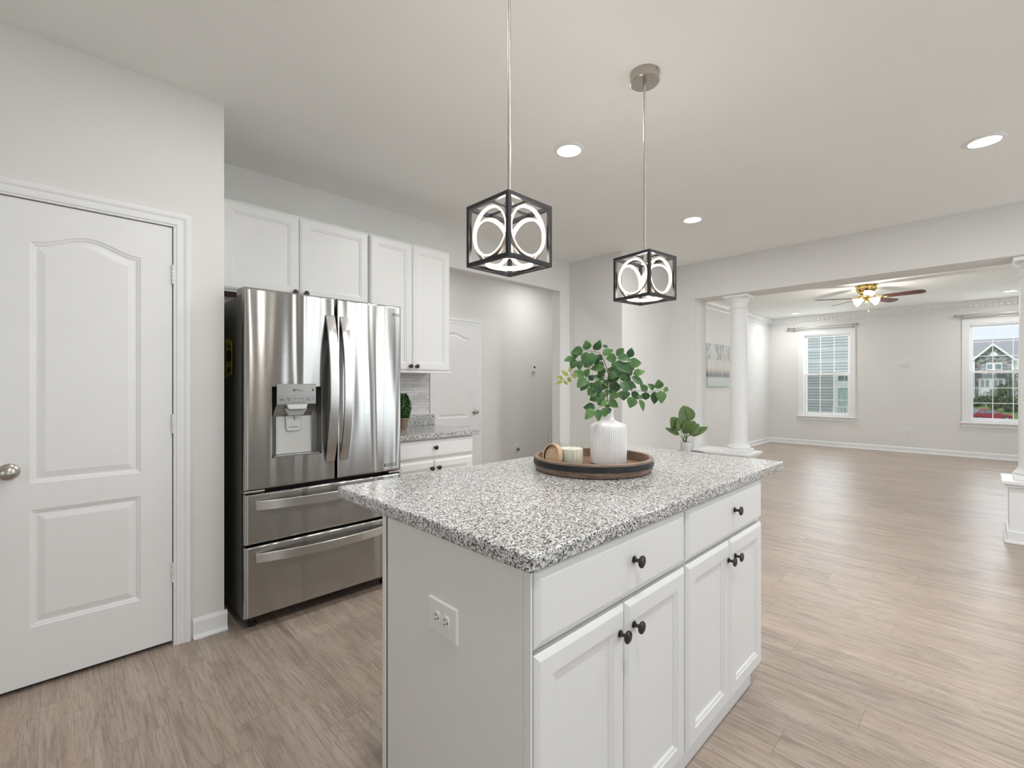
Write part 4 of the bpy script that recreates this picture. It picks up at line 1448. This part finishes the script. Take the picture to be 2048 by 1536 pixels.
# ------------------------------------------------------------------ tray, candle, lid, vase
tx, ty = 1.630, 1.176
t = thing('serving_tray', 'round barrel-wood tray with a black riveted metal band on the island', 'tray', (tx, ty, .914))
MB().lathe([(0, .920), (.226, .920), (.232, .9152), (.240, .918), (.246, .930), (.2485, .938), (.249, .962), (.2485, .970), (.246, .9715), (.235, .9715), (.232, .969), (.229, .931), (0, .931)], 72, (tx, ty, 0), None, False).build('staves', M['tray'], t, smooth=35)
MB().lathe([(0, .9312), (.2285, .9312), (.2285, .932), (0, .932)], 64, (tx, ty, 0), None, False).build('bottom', M['trayin'], t)
MB().lathe([(.2485, .9395), (.2505, .9395), (.2508, .951), (.2505, .9625), (.2485, .9625)], 72, (tx, ty, 0), None, False).build('metal_band', M['blackmetal'], t, smooth=35)
for i in range(14):
    a = 2 * PI * i / 14 + .18
    m = Vector((0, 0, 1)).rotation_difference(Vector((math.cos(a), math.sin(a), 0))).to_matrix()
    MB().lathe([(.0034, 0), (.003, .0012), (.0016, .002), (0, .0023)], 10, (tx + .2506 * math.cos(a), ty + .2506 * math.sin(a), .951), m, True).build('rivet', M['bronze'], t, smooth=50)
for i in range(4):
    a = PI / 2 * i + .4
    MB().lathe([(.014, .914), (.015, .9205)], 16, (tx + .17 * math.cos(a), ty + .17 * math.sin(a), 0)).build('foot', M['black'], t)

cx_, cy_ = 1.500, 1.188
zb = .9322
t = thing('candle_jar', 'cream candle in a clear glass jar on the wooden tray', 'candle', (cx_, cy_, zb))
MB().lathe([(0, zb), (.044, zb), (.049, zb + .005), (.050, zb + .012), (.050, zb + .088), (.0475, zb + .091), (.049, zb + .094), (.049, zb + .1035), (.0475, zb + .1045), (.046, zb + .1035), (.0455, zb + .091), (.0477, zb + .086), (.0477, zb + .010), (.044, zb + .005), (0, zb + .005)], 48, (cx_, cy_, 0), None, False).build('jar', M['jar'], t, smooth=40)
MB().lathe([(0, zb + .0055), (.0435, zb + .0055), (.0473, zb + .0105), (.0473, zb + .0795), (.046, zb + .0785), (0, zb + .078)], 48, (cx_, cy_, 0), None, False).build('wax', M['wax'], t, smooth=40)
MB().tube([(cx_ - .004, cy_, zb + .077), (cx_ - .005, cy_ + .001, zb + .093)], .0012, 6).build('wick', M['wax'], t)

# bamboo lid leaning on the jar
c_dir = Vector((cx_, cy_, 0)) - Vector((1.424, 1.232, 0))
c_dir.normalize()
ax = (-c_dir * .93 + Vector((0, 0, .20)) + FW * -.42).normalized()
m = Vector((0, 0, 1)).rotation_difference(ax).to_matrix()
R_, T_ = .051, .022
# height so that the lowest rim point touches the tray
ver = math.sqrt(max(0, 1 - ax.z ** 2))
lc = Vector((1.424, 1.234, zb + R_ * ver + .001))
t = thing('jar_lid', 'round bamboo lid leaning against the candle jar', 'lid', (lc.x, lc.y, zb))
MB().lathe([(0, -T_), (R_ - .002, -T_), (R_, -T_ + .002), (R_, -.002), (R_ - .001, 0), (R_ - .006, 0), (R_ - .006, -.010), (0, -.010)], 48, lc, m, False).build('cap', M['lid'], t, smooth=35)
MB().ring_band(lc + ax * -.006, ax, R_ - .0075, R_ - .0058, .006).build('seal', M['darkstrip_shade'], t, smooth=40)

vx, vy = 1.697, 1.141
t = thing('ribbed_vase', 'white ribbed ceramic vase with a narrow neck on the tray', 'vase', (vx, vy, zb))
mb = MB()
NV = 336
RIB = 28
prof = [(.0, 0), (.066, 0), (.0735, .003), (.0765, .010), (.078, .06), (.078, .150), (.0772, .160), (.073, .168), (.060, .1745), (.044, .180), (.030, .186), (.0235, .193), (.022, .203), (.0225, .222), (.025, .232), (.0255, .236), (.0225, .237), (.019, .230), (.018, .205), (.018, .195)]
rings = []
for r, z in prof:
    ring = []
    amp = .0022 if .008 < z < .165 else 0
    for j in range(NV):
        a = 2 * PI * j / NV
        rr = r - amp * (0.5 - 0.5 * math.cos(a * RIB * 2)) * 1.0 if amp else r
        ring.append((vx + rr * math.cos(a), vy + rr * math.sin(a), zb + z))
    rings.append(ring)
mb.loft(rings, False, True).build('body', M['vase'], t, smooth=60)


# ------------------------------------------------------------------ leaves
def leaf(mb, base, tip, width, nrm, curl=.12, fold=.25, shape=0):
    base, tip, nrm = Vector(base), Vector(tip), Vector(nrm)
    d = tip - base
    L = d.length
    d.normalize()
    s = d.cross(nrm).normalized()
    n = s.cross(d).normalized()
    NL, NW = 10, 4
    V = []
    for i in range(NL + 1):
        u = i / NL
        if shape == 0:
            w = math.sin(PI * min(1, u ** 0.85)) ** 0.8 * (1 - .25 * u) * 1.12
        else:
            w = math.sin(PI * u ** 0.75) ** 0.62
        w = max(w, .02) * width / 2
        bend = -curl * L * (u - .45) ** 2
        for k in range(-NW // 2, NW // 2 + 1):
            q = k / (NW / 2)
            V.append(base + d * (u * L) + s * (q * w) + n * (bend + fold * abs(q) * w * .6))
    F_ = []
    k1 = NW + 1
    for i in range(NL):
        for j in range(NW):
            a = i * k1 + j
            F_.append((a, a + 1, a + k1 + 1, a + k1))
    if mb.uv is None:
        mb.uv = [(0.5, 0.5)] * len(mb.v)
    mb.uv += [(i / NL, k / NW) for i in range(NL + 1) for k in range(NW + 1)]
    mb.add(V, F_)


ZS = 7.316


def zp(x, y):
    return 1100 + x / ZS, 670 + y / ZS


LV = [  # base x,y  tip x,y  width  depth-offset(cm)
    (548, 218, 530, 88, 112, 2), (650, 226, 738, 88, 104, 3), (803, 188, 815, 140, 62, 1), (485, 215, 322, 255, 112, 1), (400, 330, 320, 268, 84, 2), (345, 345, 212, 368, 88, 3),
    (368, 352, 318, 492, 96, 2), (552, 250, 488, 418, 116, -2), (622, 252, 602, 445, 112, -3), (690, 285, 664, 435, 96, -1), (768, 288, 916, 212, 98, -1), (975, 302, 1078, 198, 96, 3),
    (972, 330, 832, 345, 112, -3), (990, 335, 1192, 372, 140, -4), (1165, 330, 1192, 195, 92, 4), (1150, 425, 1332, 408, 132, 1), (1110, 405, 1235, 505, 96, 2), (945, 398, 1190, 540, 138, -5),
    (448, 368, 428, 502, 92, 4), (590, 415, 500, 462, 84, 6), (505, 606, 352, 532, 100, -3), (516, 610, 572, 498, 92, 0), (575, 662, 635, 590, 74, 2), (524, 628, 405, 758, 118, -5),
    (566, 672, 452, 808, 104, -4), (792, 468, 602, 492, 96, 1), (800, 480, 705, 590, 96, 2), (800, 420, 640, 460, 84, 5), (1040, 570, 860, 498, 150, 2), (950, 690, 868, 560, 124, 4),
    (1050, 560, 1202, 566, 122, 3), (1220, 575, 1386, 516, 100, -1), (1198, 612, 1362, 718, 104, -3), (1098, 690, 1258, 768, 96, -2), (1110, 702, 1212, 805, 96, -5), (1050, 678, 1130, 835, 120, -6),
    (856, 765, 1032, 765, 150, 3), (1060, 812, 1082, 948, 165, -1), (996, 832, 886, 932, 122, 2), (700, 735, 680, 884, 134, -4), (770, 722, 615, 738, 104, -2), (806, 835, 756, 924, 116, 3),
    (640, 790, 562, 872, 106, -2), (660, 800, 600, 905, 90, -4), (700, 905, 592, 945, 112, 1), (710, 905, 782, 1004, 122, -2), (660, 1052, 498, 1062, 104, -3), (652, 1084, 520, 1218, 116, -6),
    (692, 1086, 714, 1254, 104, -7), (802, 1062, 800, 1194, 104, -4), (848, 1050, 872, 1138, 64, -3), (878, 955, 990, 1054, 94, -4), (852, 965, 752, 1024, 86, -2), (1424, 820, 1326, 728, 84, 0),
    (1515, 806, 1440, 716, 92, 1), (1594, 790, 1590, 662, 112, 1), (1662, 788, 1730, 812, 72, 1), (1400, 838, 1398, 948, 104, 0), (1530, 828, 1534, 1004, 104, -1), (1620, 814, 1632, 990, 118, -2),
    (1222, 905, 1172, 1056, 128, -4), (1310, 946, 1372, 1108, 92, -5), (1200, 828, 1300, 935, 84, 0), (1290, 880, 1342, 938, 60, -2), (760, 650, 640, 602, 90, 4), (800, 610, 690, 650, 92, 4),
    (872, 720, 770, 690, 92, 5), (1030, 655, 1115, 590, 112, 1), (872, 860, 790, 820, 92, 4), (745, 540, 770, 630, 72, 5), (700, 350, 760, 300, 84, 4), (880, 640, 1010, 620, 110, 4),
    (760, 850, 700, 960, 100, 5), (780, 990, 690, 1000, 90, 3), (900, 480, 1000, 440, 110, 5), (1010, 480, 1110, 560, 110, 4), (820, 720, 760, 800, 90, 5), (640, 700, 600, 780, 84, 4),
    (880, 790, 940, 870, 100, 5), (830, 1000, 850, 1070, 80, -2), (1090, 620, 1180, 650, 90, 3), (930, 560, 880, 640, 90, -3), (1130, 470, 1190, 580, 100, 4)]
YV = [(262, 600, 160, 515, 74), (192, 655, 92, 598, 68), (184, 682, 72, 722, 48), (188, 672, 268, 728, 50), (262, 620, 300, 694, 64), (300, 548, 285, 458, 54), (318, 570, 388, 638, 60), (430, 640, 480, 606, 50)]
D0 = 2.0
t = thing('leafy_branch', 'artificial green leafy branch standing in the white vase', 'branch', (vx, vy, zb + .2))
mb = MB()
rl = random.Random(3)
for bx, by, qx, qy, w_, off in LV:
    dep = D0 + off * .012
    b0 = at(*zp(bx, by), dep)
    tp = at(*zp(bx + (qx - bx) * 1.06, by + (qy - by) * 1.06), dep + rl.uniform(-.022, .012))
    n_ = (-FW + Vector((rl.uniform(-.45, .45), rl.uniform(-.45, .45), rl.uniform(-.1, .75)))).normalized()
    leaf(mb, b0, tp, w_ / ZS / FPX * dep * 1.24, n_, rl.uniform(.1, .5), rl.uniform(.15, .5))
fol = mb.build('leaves', M['leaf'], t, smooth=80)
mb = MB()
for bx, by, qx, qy, w_ in YV:
    b0 = at(*zp(bx, by), D0 + .03)
    tp = at(*zp(qx, qy), D0 + .03 + rl.uniform(-.015, .015))
    leaf(mb, b0, tp, w_ / ZS / FPX * D0, (-FW + Vector((0, 0, rl.uniform(.1, .6)))).normalized(), .2, .3)
yl = mb.build('young_leaves', M['leafyoung'], t, smooth=80)
yl['label'] = 'pale yellow-green young leaves'
mb = MB()
STM = [([(843, 1200), (838, 950), (846, 700), (852, 560), (800, 400), (730, 262), (620, 238), (480, 222), (400, 300)], 3.2, 0), ([(848, 1150), (870, 930), (990, 850), (1080, 805), (1160, 800), (1300, 815), (1450, 838), (1560, 812), (1665, 788)], 2.6, 0),
       ([(850, 560), (770, 470), (600, 450), (470, 430), (350, 345)], 1.8, 2), ([(846, 710), (940, 690), (1020, 670), (1180, 622), (1220, 580)], 1.8, 0), ([(846, 560), (930, 450), (975, 330), (985, 260)], 1.8, 1), ([(950, 420), (1080, 400), (1170, 420), (1165, 325)], 1.6, 2),
       ([(838, 820), (740, 720), (640, 640), (570, 665), (510, 605), (350, 545), (262, 605), (188, 662)], 1.8, 2), ([(838, 980), (770, 1040), (650, 1085)], 1.8, -3), ([(1160, 800), (1210, 850), (1260, 915), (1312, 946)], 1.5, -1), ([(838, 900), (770, 860), (690, 900)], 1.5, 0),
       ([(846, 640), (770, 560), (760, 480)], 1.5, 2), ([(790, 380), (800, 250), (805, 185)], 1.3, 0), ([(838, 960), (900, 960), (880, 955)], 1.2, -2)]
for pl, w_, off in STM:
    dep = D0 + off * .012
    P_ = [at(*zp(x, y), dep if i else D0) for i, (x, y) in enumerate(pl)]
    r0 = w_ / ZS * .0022 * 2.2
    mb.tube(P_, [r0 * (1 - .55 * i / (len(P_) - 1)) for i in range(len(P_))], 6)
mb.build('stems', M['twig'], t, smooth=60)

# ------------------------------------------------------------------ plant stand with small potted plant
c0 = at(1372, 770, 3.62)
sx_, sy_ = c0.x, c0.y
t = thing('plant_stand', 'round black plant stand behind the island near the pier', 'plant stand', (sx_, sy_, 0))
MB().lathe([(0, .730), (.118, .730), (.122, .734), (.122, .743), (.118, .747), (0, .747)], 48, (sx_ + .0125, sy_ - .0165, 0), None, False).build('top', M['blackmetal'], t, smooth=40)
for i in range(3):
    a = 2 * PI * i / 3 + .3
    MB().tube([(sx_ + .13 * math.cos(a), sy_ + .13 * math.sin(a), 0), (sx_ + .07 * math.cos(a), sy_ + .07 * math.sin(a), .730)], .009, 10).build('leg', M['blackmetal'], t, smooth=40)
t = thing('potted_plant', 'broad-leaved green plant in a white fluted pot on the black stand', 'potted plant', (sx_, sy_, .7475))
mb = MB()
rings = []
for r, z in ((.034, .7475), (.036, .751), (.042, .824), (.0425, .828), (.039, .828), (.038, .816)):
    ring = []
    for j in range(96):
        a = 2 * PI * j / 96
        rr = r - (.0022 * (0.5 - 0.5 * math.cos(a * 16)) if .749 < z < .827 else 0)
        ring.append((sx_ + rr * math.cos(a), sy_ + rr * math.sin(a), z))
    rings.append(ring)
mb.loft(rings, True, False).build('pot', M['vase'], t, smooth=60)
MB().lathe([(0, .817), (.0385, .817), (.0385, .820), (0, .820)], 32, (sx_, sy_, 0), None, False).build('soil', M['soil'], t)
ZQ = 12.8
D1 = 3.62


def zq(x, y):
    return 1310 + x / ZQ, 800 + y / ZQ


BL = [(850, 565, 730, 140, 440, .03, .1), (650, 780, 420, 440, 360, .01, .2), (700, 745, 600, 500, 360, -.03, .6), (630, 890, 265, 712, 130, .0, .1), (850, 770, 1040, 545, 280, .02, .3), (880, 890, 1130, 610, 240, -.02, .4), (900, 895, 1365, 690, 190, 0, .3), (800, 870, 790, 600, 250, -.01, .3), (760, 800, 830, 520, 220, -.035, .4)]
mbs = MB()
for bx, by, qx, qy, w_, off, up in BL:
    b0, tp = at(*zq(bx, by), D1 + off * .5), at(*zq(qx, qy), D1 + off)
    mb = MB()
    leaf(mb, b0, tp, w_ / ZQ / FPX * D1, (-FW + Vector((0, 0, up))).normalized(), .25, .3, 1)
    mb.build('leaf', M['leafbig'], t, smooth=80)
    f = RND.uniform(-.018, .018)
    p0 = Vector((sx_ + f, sy_ - f * .6, .819))
    mbs.tube([p0, p0.lerp(b0, .5) + Vector((0, 0, .012)), b0, b0.lerp(tp, .6) + FW * .001], [.0026, .0024, .002, .001], 6)
mbs.build('stalks', M['stemgreen'], t, smooth=60)

# ------------------------------------------------------------------ topiary on the back counter
bx, by = 1.995, 3.30
t = thing('potted_topiary', 'small boxwood topiary in a clay pot on the back counter', 'potted plant', (bx, by, .9145))
MB().lathe([(0, .9145), (.030, .9145), (.040, .985), (.044, .987), (.045, 1.004), (.041, 1.005), (.039, .992), (0, .992)], 32, (bx, by, 0), None, False).build('pot', M['terracotta'], t, smooth=35)
mb = MB()
rt = random.Random(11)
mb.lathe([(0, 1.002), (.030, 1.004), (.044, 1.03), (.048, 1.08), (.044, 1.13), (.030, 1.17), (0, 1.185)], 20, (bx, by, 0), None, False)
for i in range(1500):
    z = rt.random()
    a = rt.uniform(0, 2 * PI)
    rad = .056 * math.sin(PI * (z * .82 + .14)) ** .6 * rt.uniform(.72, 1.04)
    p = Vector((bx + rad * math.cos(a), by + rad * math.sin(a), 1.0 + z * .195))
    out = Vector((math.cos(a), math.sin(a), rt.uniform(.1, 1.1))).normalized()
    s = out.orthogonal().normalized()
    s.rotate(Matrix.Rotation(rt.uniform(0, PI), 3, out))
    L, w_ = rt.uniform(.012, .020), .0042
    n_ = out.cross(s)
    mb.add([p, p + out * L * .5 + s * w_ + n_ * .001, p + out * L, p + out * L * .5 - s * w_ + n_ * .001], [(0, 1, 2, 3)])
mb.build('foliage', M['leafbox'], t)
MB().tube([(bx, by, .99), (bx, by, 1.02)], .008, 8).build('trunk', M['twig'], t)

# ------------------------------------------------------------------ outside
mb = MB()
prof = [(11.62, -.55), (24, -1.0), (58, -2.87), (66, -2.87)]
v = []
for x, z in prof + [(84, -2.87), (92, -2.6), (112, -2.0), (260, -2.0)]:
    v.append((x, z))
rings = [[(x, -120, z), (x, 120, z), (x, 120, z - .4), (x, -120, z - .4)] for x, z in v]
mb.loft(rings)
structure('ground_lawn', mb, M['grass'], 'green lawn outside the living room windows', 'lawn')
structure('ground_road', MB().box(62, 82, -120, 120, -2.868, -2.845), M['road'], 'grey asphalt street in front of the stone house', 'street')
structure('ground_patio', MB().box(-20, 11.3, -40, YLR - .3, -.6, -.5), M['road'], 'paved patio behind the house', 'patio')

# neighbour with lap siding
NX = 22.0
t = thing('neighbour_house', 'pale grey lap-sided neighbour house close outside the window', 'house', (NX, 8, -.95))
mb = MB()
pitch = .115
z = -1.2
while z < 6.0:
    rings = [[(NX - .024, y, z), (NX - .006, y, z + pitch), (NX + .1, y, z + pitch), (NX + .1, y, z)] for y in (3.0, 16.0)]
    mb.loft(rings)
    z += pitch
mb.build('siding', M['siding'], t)
mb = MB()
nz = lambda z_: 1.27 + (z_ - 1.27) * NX / 14.6
ny = lambda y_: y_ * NX / 14.6
y0, y1 = ny(2.0), ny(2.814)
mb.box(NX - .06, NX - .02, ny(2.716), y1, nz(-.3), nz(1.599)).box(NX - .06, NX - .02, y0, ny(2.716), nz(1.505), nz(1.599)).box(NX - .06, NX - .02, y0, ny(2.716), nz(1.19), nz(1.375)).box(NX - .06, NX - .02, ny(2.57), ny(2.585), nz(1.375), nz(1.505))
mb.build('door_trim', M['outwhite'], t)
MB().box(NX - .035, NX - .022, y0, ny(2.716), nz(1.375), nz(1.505)).build('transom_glass', M['outglass'], t)
mb = MB()
for i in range(14):
    ya = y0 + (ny(2.716) - y0) * i / 14
    yb_ = y0 + (ny(2.716) - y0) * (i + 1) / 14
    ym = (ya + yb_) / 2
    mb.prism([(NX - .03, ya), (NX - .05, ym), (NX - .03, yb_), (NX - .02, yb_), (NX - .02, ya)], 'z', nz(-.3), nz(1.19))
mb.build('curtain', M['curtain'], t)
mb = MB().box(NX - .5, NX - .45, y0 - .6, ny(2.78), nz(.70), nz(.735))
for i in range(16):
    yy = y0 - .5 + i * .11
    mb.box(NX - .49, NX - .46, yy, yy + .03, nz(.2), nz(.70))
mb.build('railing', M['outwhite'], t)

# stone house across the street
HX = 112.0
k = HX / 48.0
hz = lambda z_: 1.27 + (z_ - 1.27) * k
hy = lambda y_: y_ * k
t = thing('stone_house', 'grey stone house with a white-trimmed gable across the street', 'house', (HX, -.7, -2))
MB().box(HX, HX + 10, hy(-1.30), hy(.70), -2.2, hz(3.2)).build('wall', M['stone'], t)
MB().prism([(hy(-1.30), hz(3.2)), (hy(.70), hz(3.2)), (hy(-.30), hz(4.2))], 'x', HX, HX + .6).build('gable', M['stone'], t)
mb = MB()
for ya, za, yb_, zb_ in ((hy(.80), hz(3.12), hy(-.30), hz(4.29)), (hy(-1.40), hz(3.12), hy(-.30), hz(4.29))):
    mb.add([(HX - .4, ya, za), (HX - .4, yb_, zb_), (HX - .4, yb_, zb_ - .42), (HX - .4, ya, za - .42), (HX, ya, za), (HX, yb_, zb_), (HX, yb_, zb_ - .42), (HX, ya, za - .42)], [(0, 1, 2, 3), (4, 5, 6, 7), (0, 1, 5, 4), (2, 3, 7, 6), (0, 3, 7, 4), (1, 2, 6, 5)])
mb.box(HX - .25, HX, hy(.62), hy(.71), hz(.3), hz(3.15)).box(HX - .25, HX, hy(-1.31), hy(-1.22), hz(.3), hz(3.15))
mb.build('gable_trim', M['outwhite'], t)
mb = MB().add([(HX + .3, -9, hz(3.2)), (HX + .3, 9, hz(3.2)), (HX + 9, 9, hz(4.85)), (HX + 9, -9, hz(4.80)), (HX + 14, 9, hz(3.2)), (HX + 14, -9, hz(3.2))], [(0, 1, 2, 3), (3, 2, 4, 5), (1, 2, 4), (0, 3, 5), (0, 1, 4, 5)])
mb.build('main_roof', M['roof'], t)
MB().prism([(hy(-1.42), hz(3.12)), (hy(.82), hz(3.12)), (hy(-.30), hz(4.27))], 'x', HX + .1, HX + 6).build('gable_roof', M['roof'], t)
MB().box(HX + .4, HX + 10, -9, 9, -2.2, hz(3.2)).build('wing_wall', M['outwhite'], t)
pts_ = []
for i in range(13):
    a = PI * i / 12
    pts_.append((hy(-.35) + .40 * math.cos(a), hz(3.42) + .50 * math.sin(a)))
MB().prism(pts_, 'x', HX - .12, HX).box(HX - .16, HX, hy(-.35) - .52, hy(-.35) + .52, hz(3.42) - .22, hz(3.42)).build('arched_vent', M['outwhite'], t)
mb = MB().box(HX - .12, HX - .02, hy(-.76), hy(.04), hz(2.02), hz(2.86))
w_ = mb.build('window', M['outwhite'], t)
mb = MB()
for ya in (hy(-.70), hy(-.31)):
    mb.box(HX - .16, HX - .12, ya, ya + hy(.31), hz(2.05), hz(2.36)).box(HX - .16, HX - .12, ya, ya + hy(.31), hz(2.42), hz(2.76))
mb.build('pane', M['outglass'], w_)
MB().prism([(HX - 2.4, hz(1.80)), (HX, hz(2.06)), (HX, hz(1.80))], 'y', hy(-.92), hy(.44)).build('porch_roof', M['roofdark'], t)
pw = MB().box(HX - 2.2, HX, hy(-.9), hy(.42), -2.2, hz(1.80)).build('porch', M['outwhite'], t)
mb = MB()
for c_ in (.22, -.02, -.42, -.66):
    mb.box(HX - 2.26, HX - 2.19, hy(c_ - .08), hy(c_ + .08), hz(1.14), hz(1.62))
mb.build('pane', M['outglass'], pw)

# street tree
TX = 95.0
k2 = TX / 38.0
t = thing('street_tree', 'leafy green tree in front of the stone house', 'tree', (TX, -1.7, -2.6))
mb = MB()
rt = random.Random(5)
BALL = [(-1.0, 1.05, .55), (-.6, .75, .55), (-.15, .55, .42), (.25, .35, .32), (.45, .22, .22), (-1.3, .6, .6), (-.75, .25, .4), (-1.2, 1.6, .5), (-.3, .15, .3), (-1.9, 1.2, .7), (-.95, .0, .3), (-.45, .9, .35)]
for yy, zz, rr in BALL:
    cyy, czz, r_ = yy * k2, 1.27 + (zz - 1.27) * k2, rr * k2
    for i in range(260):
        d = Vector((rt.gauss(0, 1), rt.gauss(0, 1), rt.gauss(0, 1))).normalized() * r_ * rt.uniform(.6, 1.02)
        p = Vector((TX, cyy, czz)) + d
        n_ = (d.normalized() + Vector((rt.uniform(-.6, .6), rt.uniform(-.6, .6), rt.uniform(-.2, .9)))).normalized()
        s = n_.orthogonal().normalized()
        s.rotate(Matrix.Rotation(rt.uniform(0, 6.28), 3, n_))
        q = n_.cross(s)
        L = rt.uniform(.12, .26)
        mb.add([p - s * L, p + q * L * .5, p + s * L, p - q * L * .5], [(0, 1, 2, 3)])
mb.build('foliage', M['treeleaf'], t)
MB().tube([(TX, -2.6, -2.7), (TX, -2.5, -.5), (TX, -2.2, 1.0)], [.22, .18, .12], 10).build('trunk', M['bark'], t, smooth=60)

# red car
CX = 75.0
t = thing('parked_car', 'red sedan parked on the street outside the window', 'car', (CX, .05, -2.845), math.radians(-50))
L = lambda mb, n, m, p=t, **kk: mb.build(n, m, p, local=True, **kk)
body = [(-2.15, .32), (-2.2, .55), (-2.12, .86), (-1.5, .93), (.75, .92), (1.75, .80), (2.1, .66), (2.15, .34), (1.9, .22), (-1.95, .22)]
L(MB().prism(body, 'y', -.86, .86), 'body', M['carred'], bevel=.06)
roof = [(-1.75, .92), (-.95, 1.38), (-.5, 1.44), (.1, 1.42), (.95, .92)]
rings = [[(x, -.80 + .0, z) if z < 1 else (x, -.62, z) for x, z in roof], [(x, .80, z) if z < 1 else (x, .62, z) for x, z in roof]]
L(MB().loft(rings), 'cabin', M['carred'], bevel=.03)
for sgn in (-1, 1):
    g = MB()
    for q in ([(-.72, .97), (-.62, 1.32), (-.12, 1.36), (-.08, .97)], [(-.0, .97), (-.03, 1.36), (.12, 1.35), (.74, .97)], [(-1.45, .97), (-.98, 1.30), (-.72, 1.32), (-.82, .97)]):
        pl = []
        for x, z in q:
            f = (z - .92) / .5
            pl.append((x, sgn * (.815 - .18 * f), z))
        g.add(pl + [(x, y - sgn * .03, z) for x, y, z in pl], [(0, 1, 2, 3), (4, 5, 6, 7), (0, 1, 5, 4), (1, 2, 6, 5), (2, 3, 7, 6), (3, 0, 4, 7)])
    L(g, 'side_window', M['carglass'])
rw = MB().add([(-1.70, -.7, .97), (-1.70, .7, .97), (-1.0, .58, 1.37), (-1.0, -.58, 1.37), (-1.66, -.7, .93), (-1.66, .7, .93), (-.96, .58, 1.33), (-.96, -.58, 1.33)], [(0, 1, 2, 3), (4, 5, 6, 7), (0, 1, 5, 4), (2, 3, 7, 6), (1, 2, 6, 5), (0, 3, 7, 4)])
L(rw, 'rear_window', M['carglass'])
for sx in (-1.35, 1.3):
    for sy in (-.80, .80):
        wh = L(MB().lathe([(.0, -.11), (.32, -.11), (.33, 0), (.32, .11), (0, .11)], 28, (sx, sy, .33), Matrix.Rotation(PI / 2, 3, 'X'), False), 'wheel', M['black'], smooth=40)
        L(MB().lathe([(.0, -.125), (.21, -.125), (.21, .125), (0, .125)], 20, (sx, sy, .33), Matrix.Rotation(PI / 2, 3, 'X'), False), 'rim', M['alloy'], wh, smooth=40)
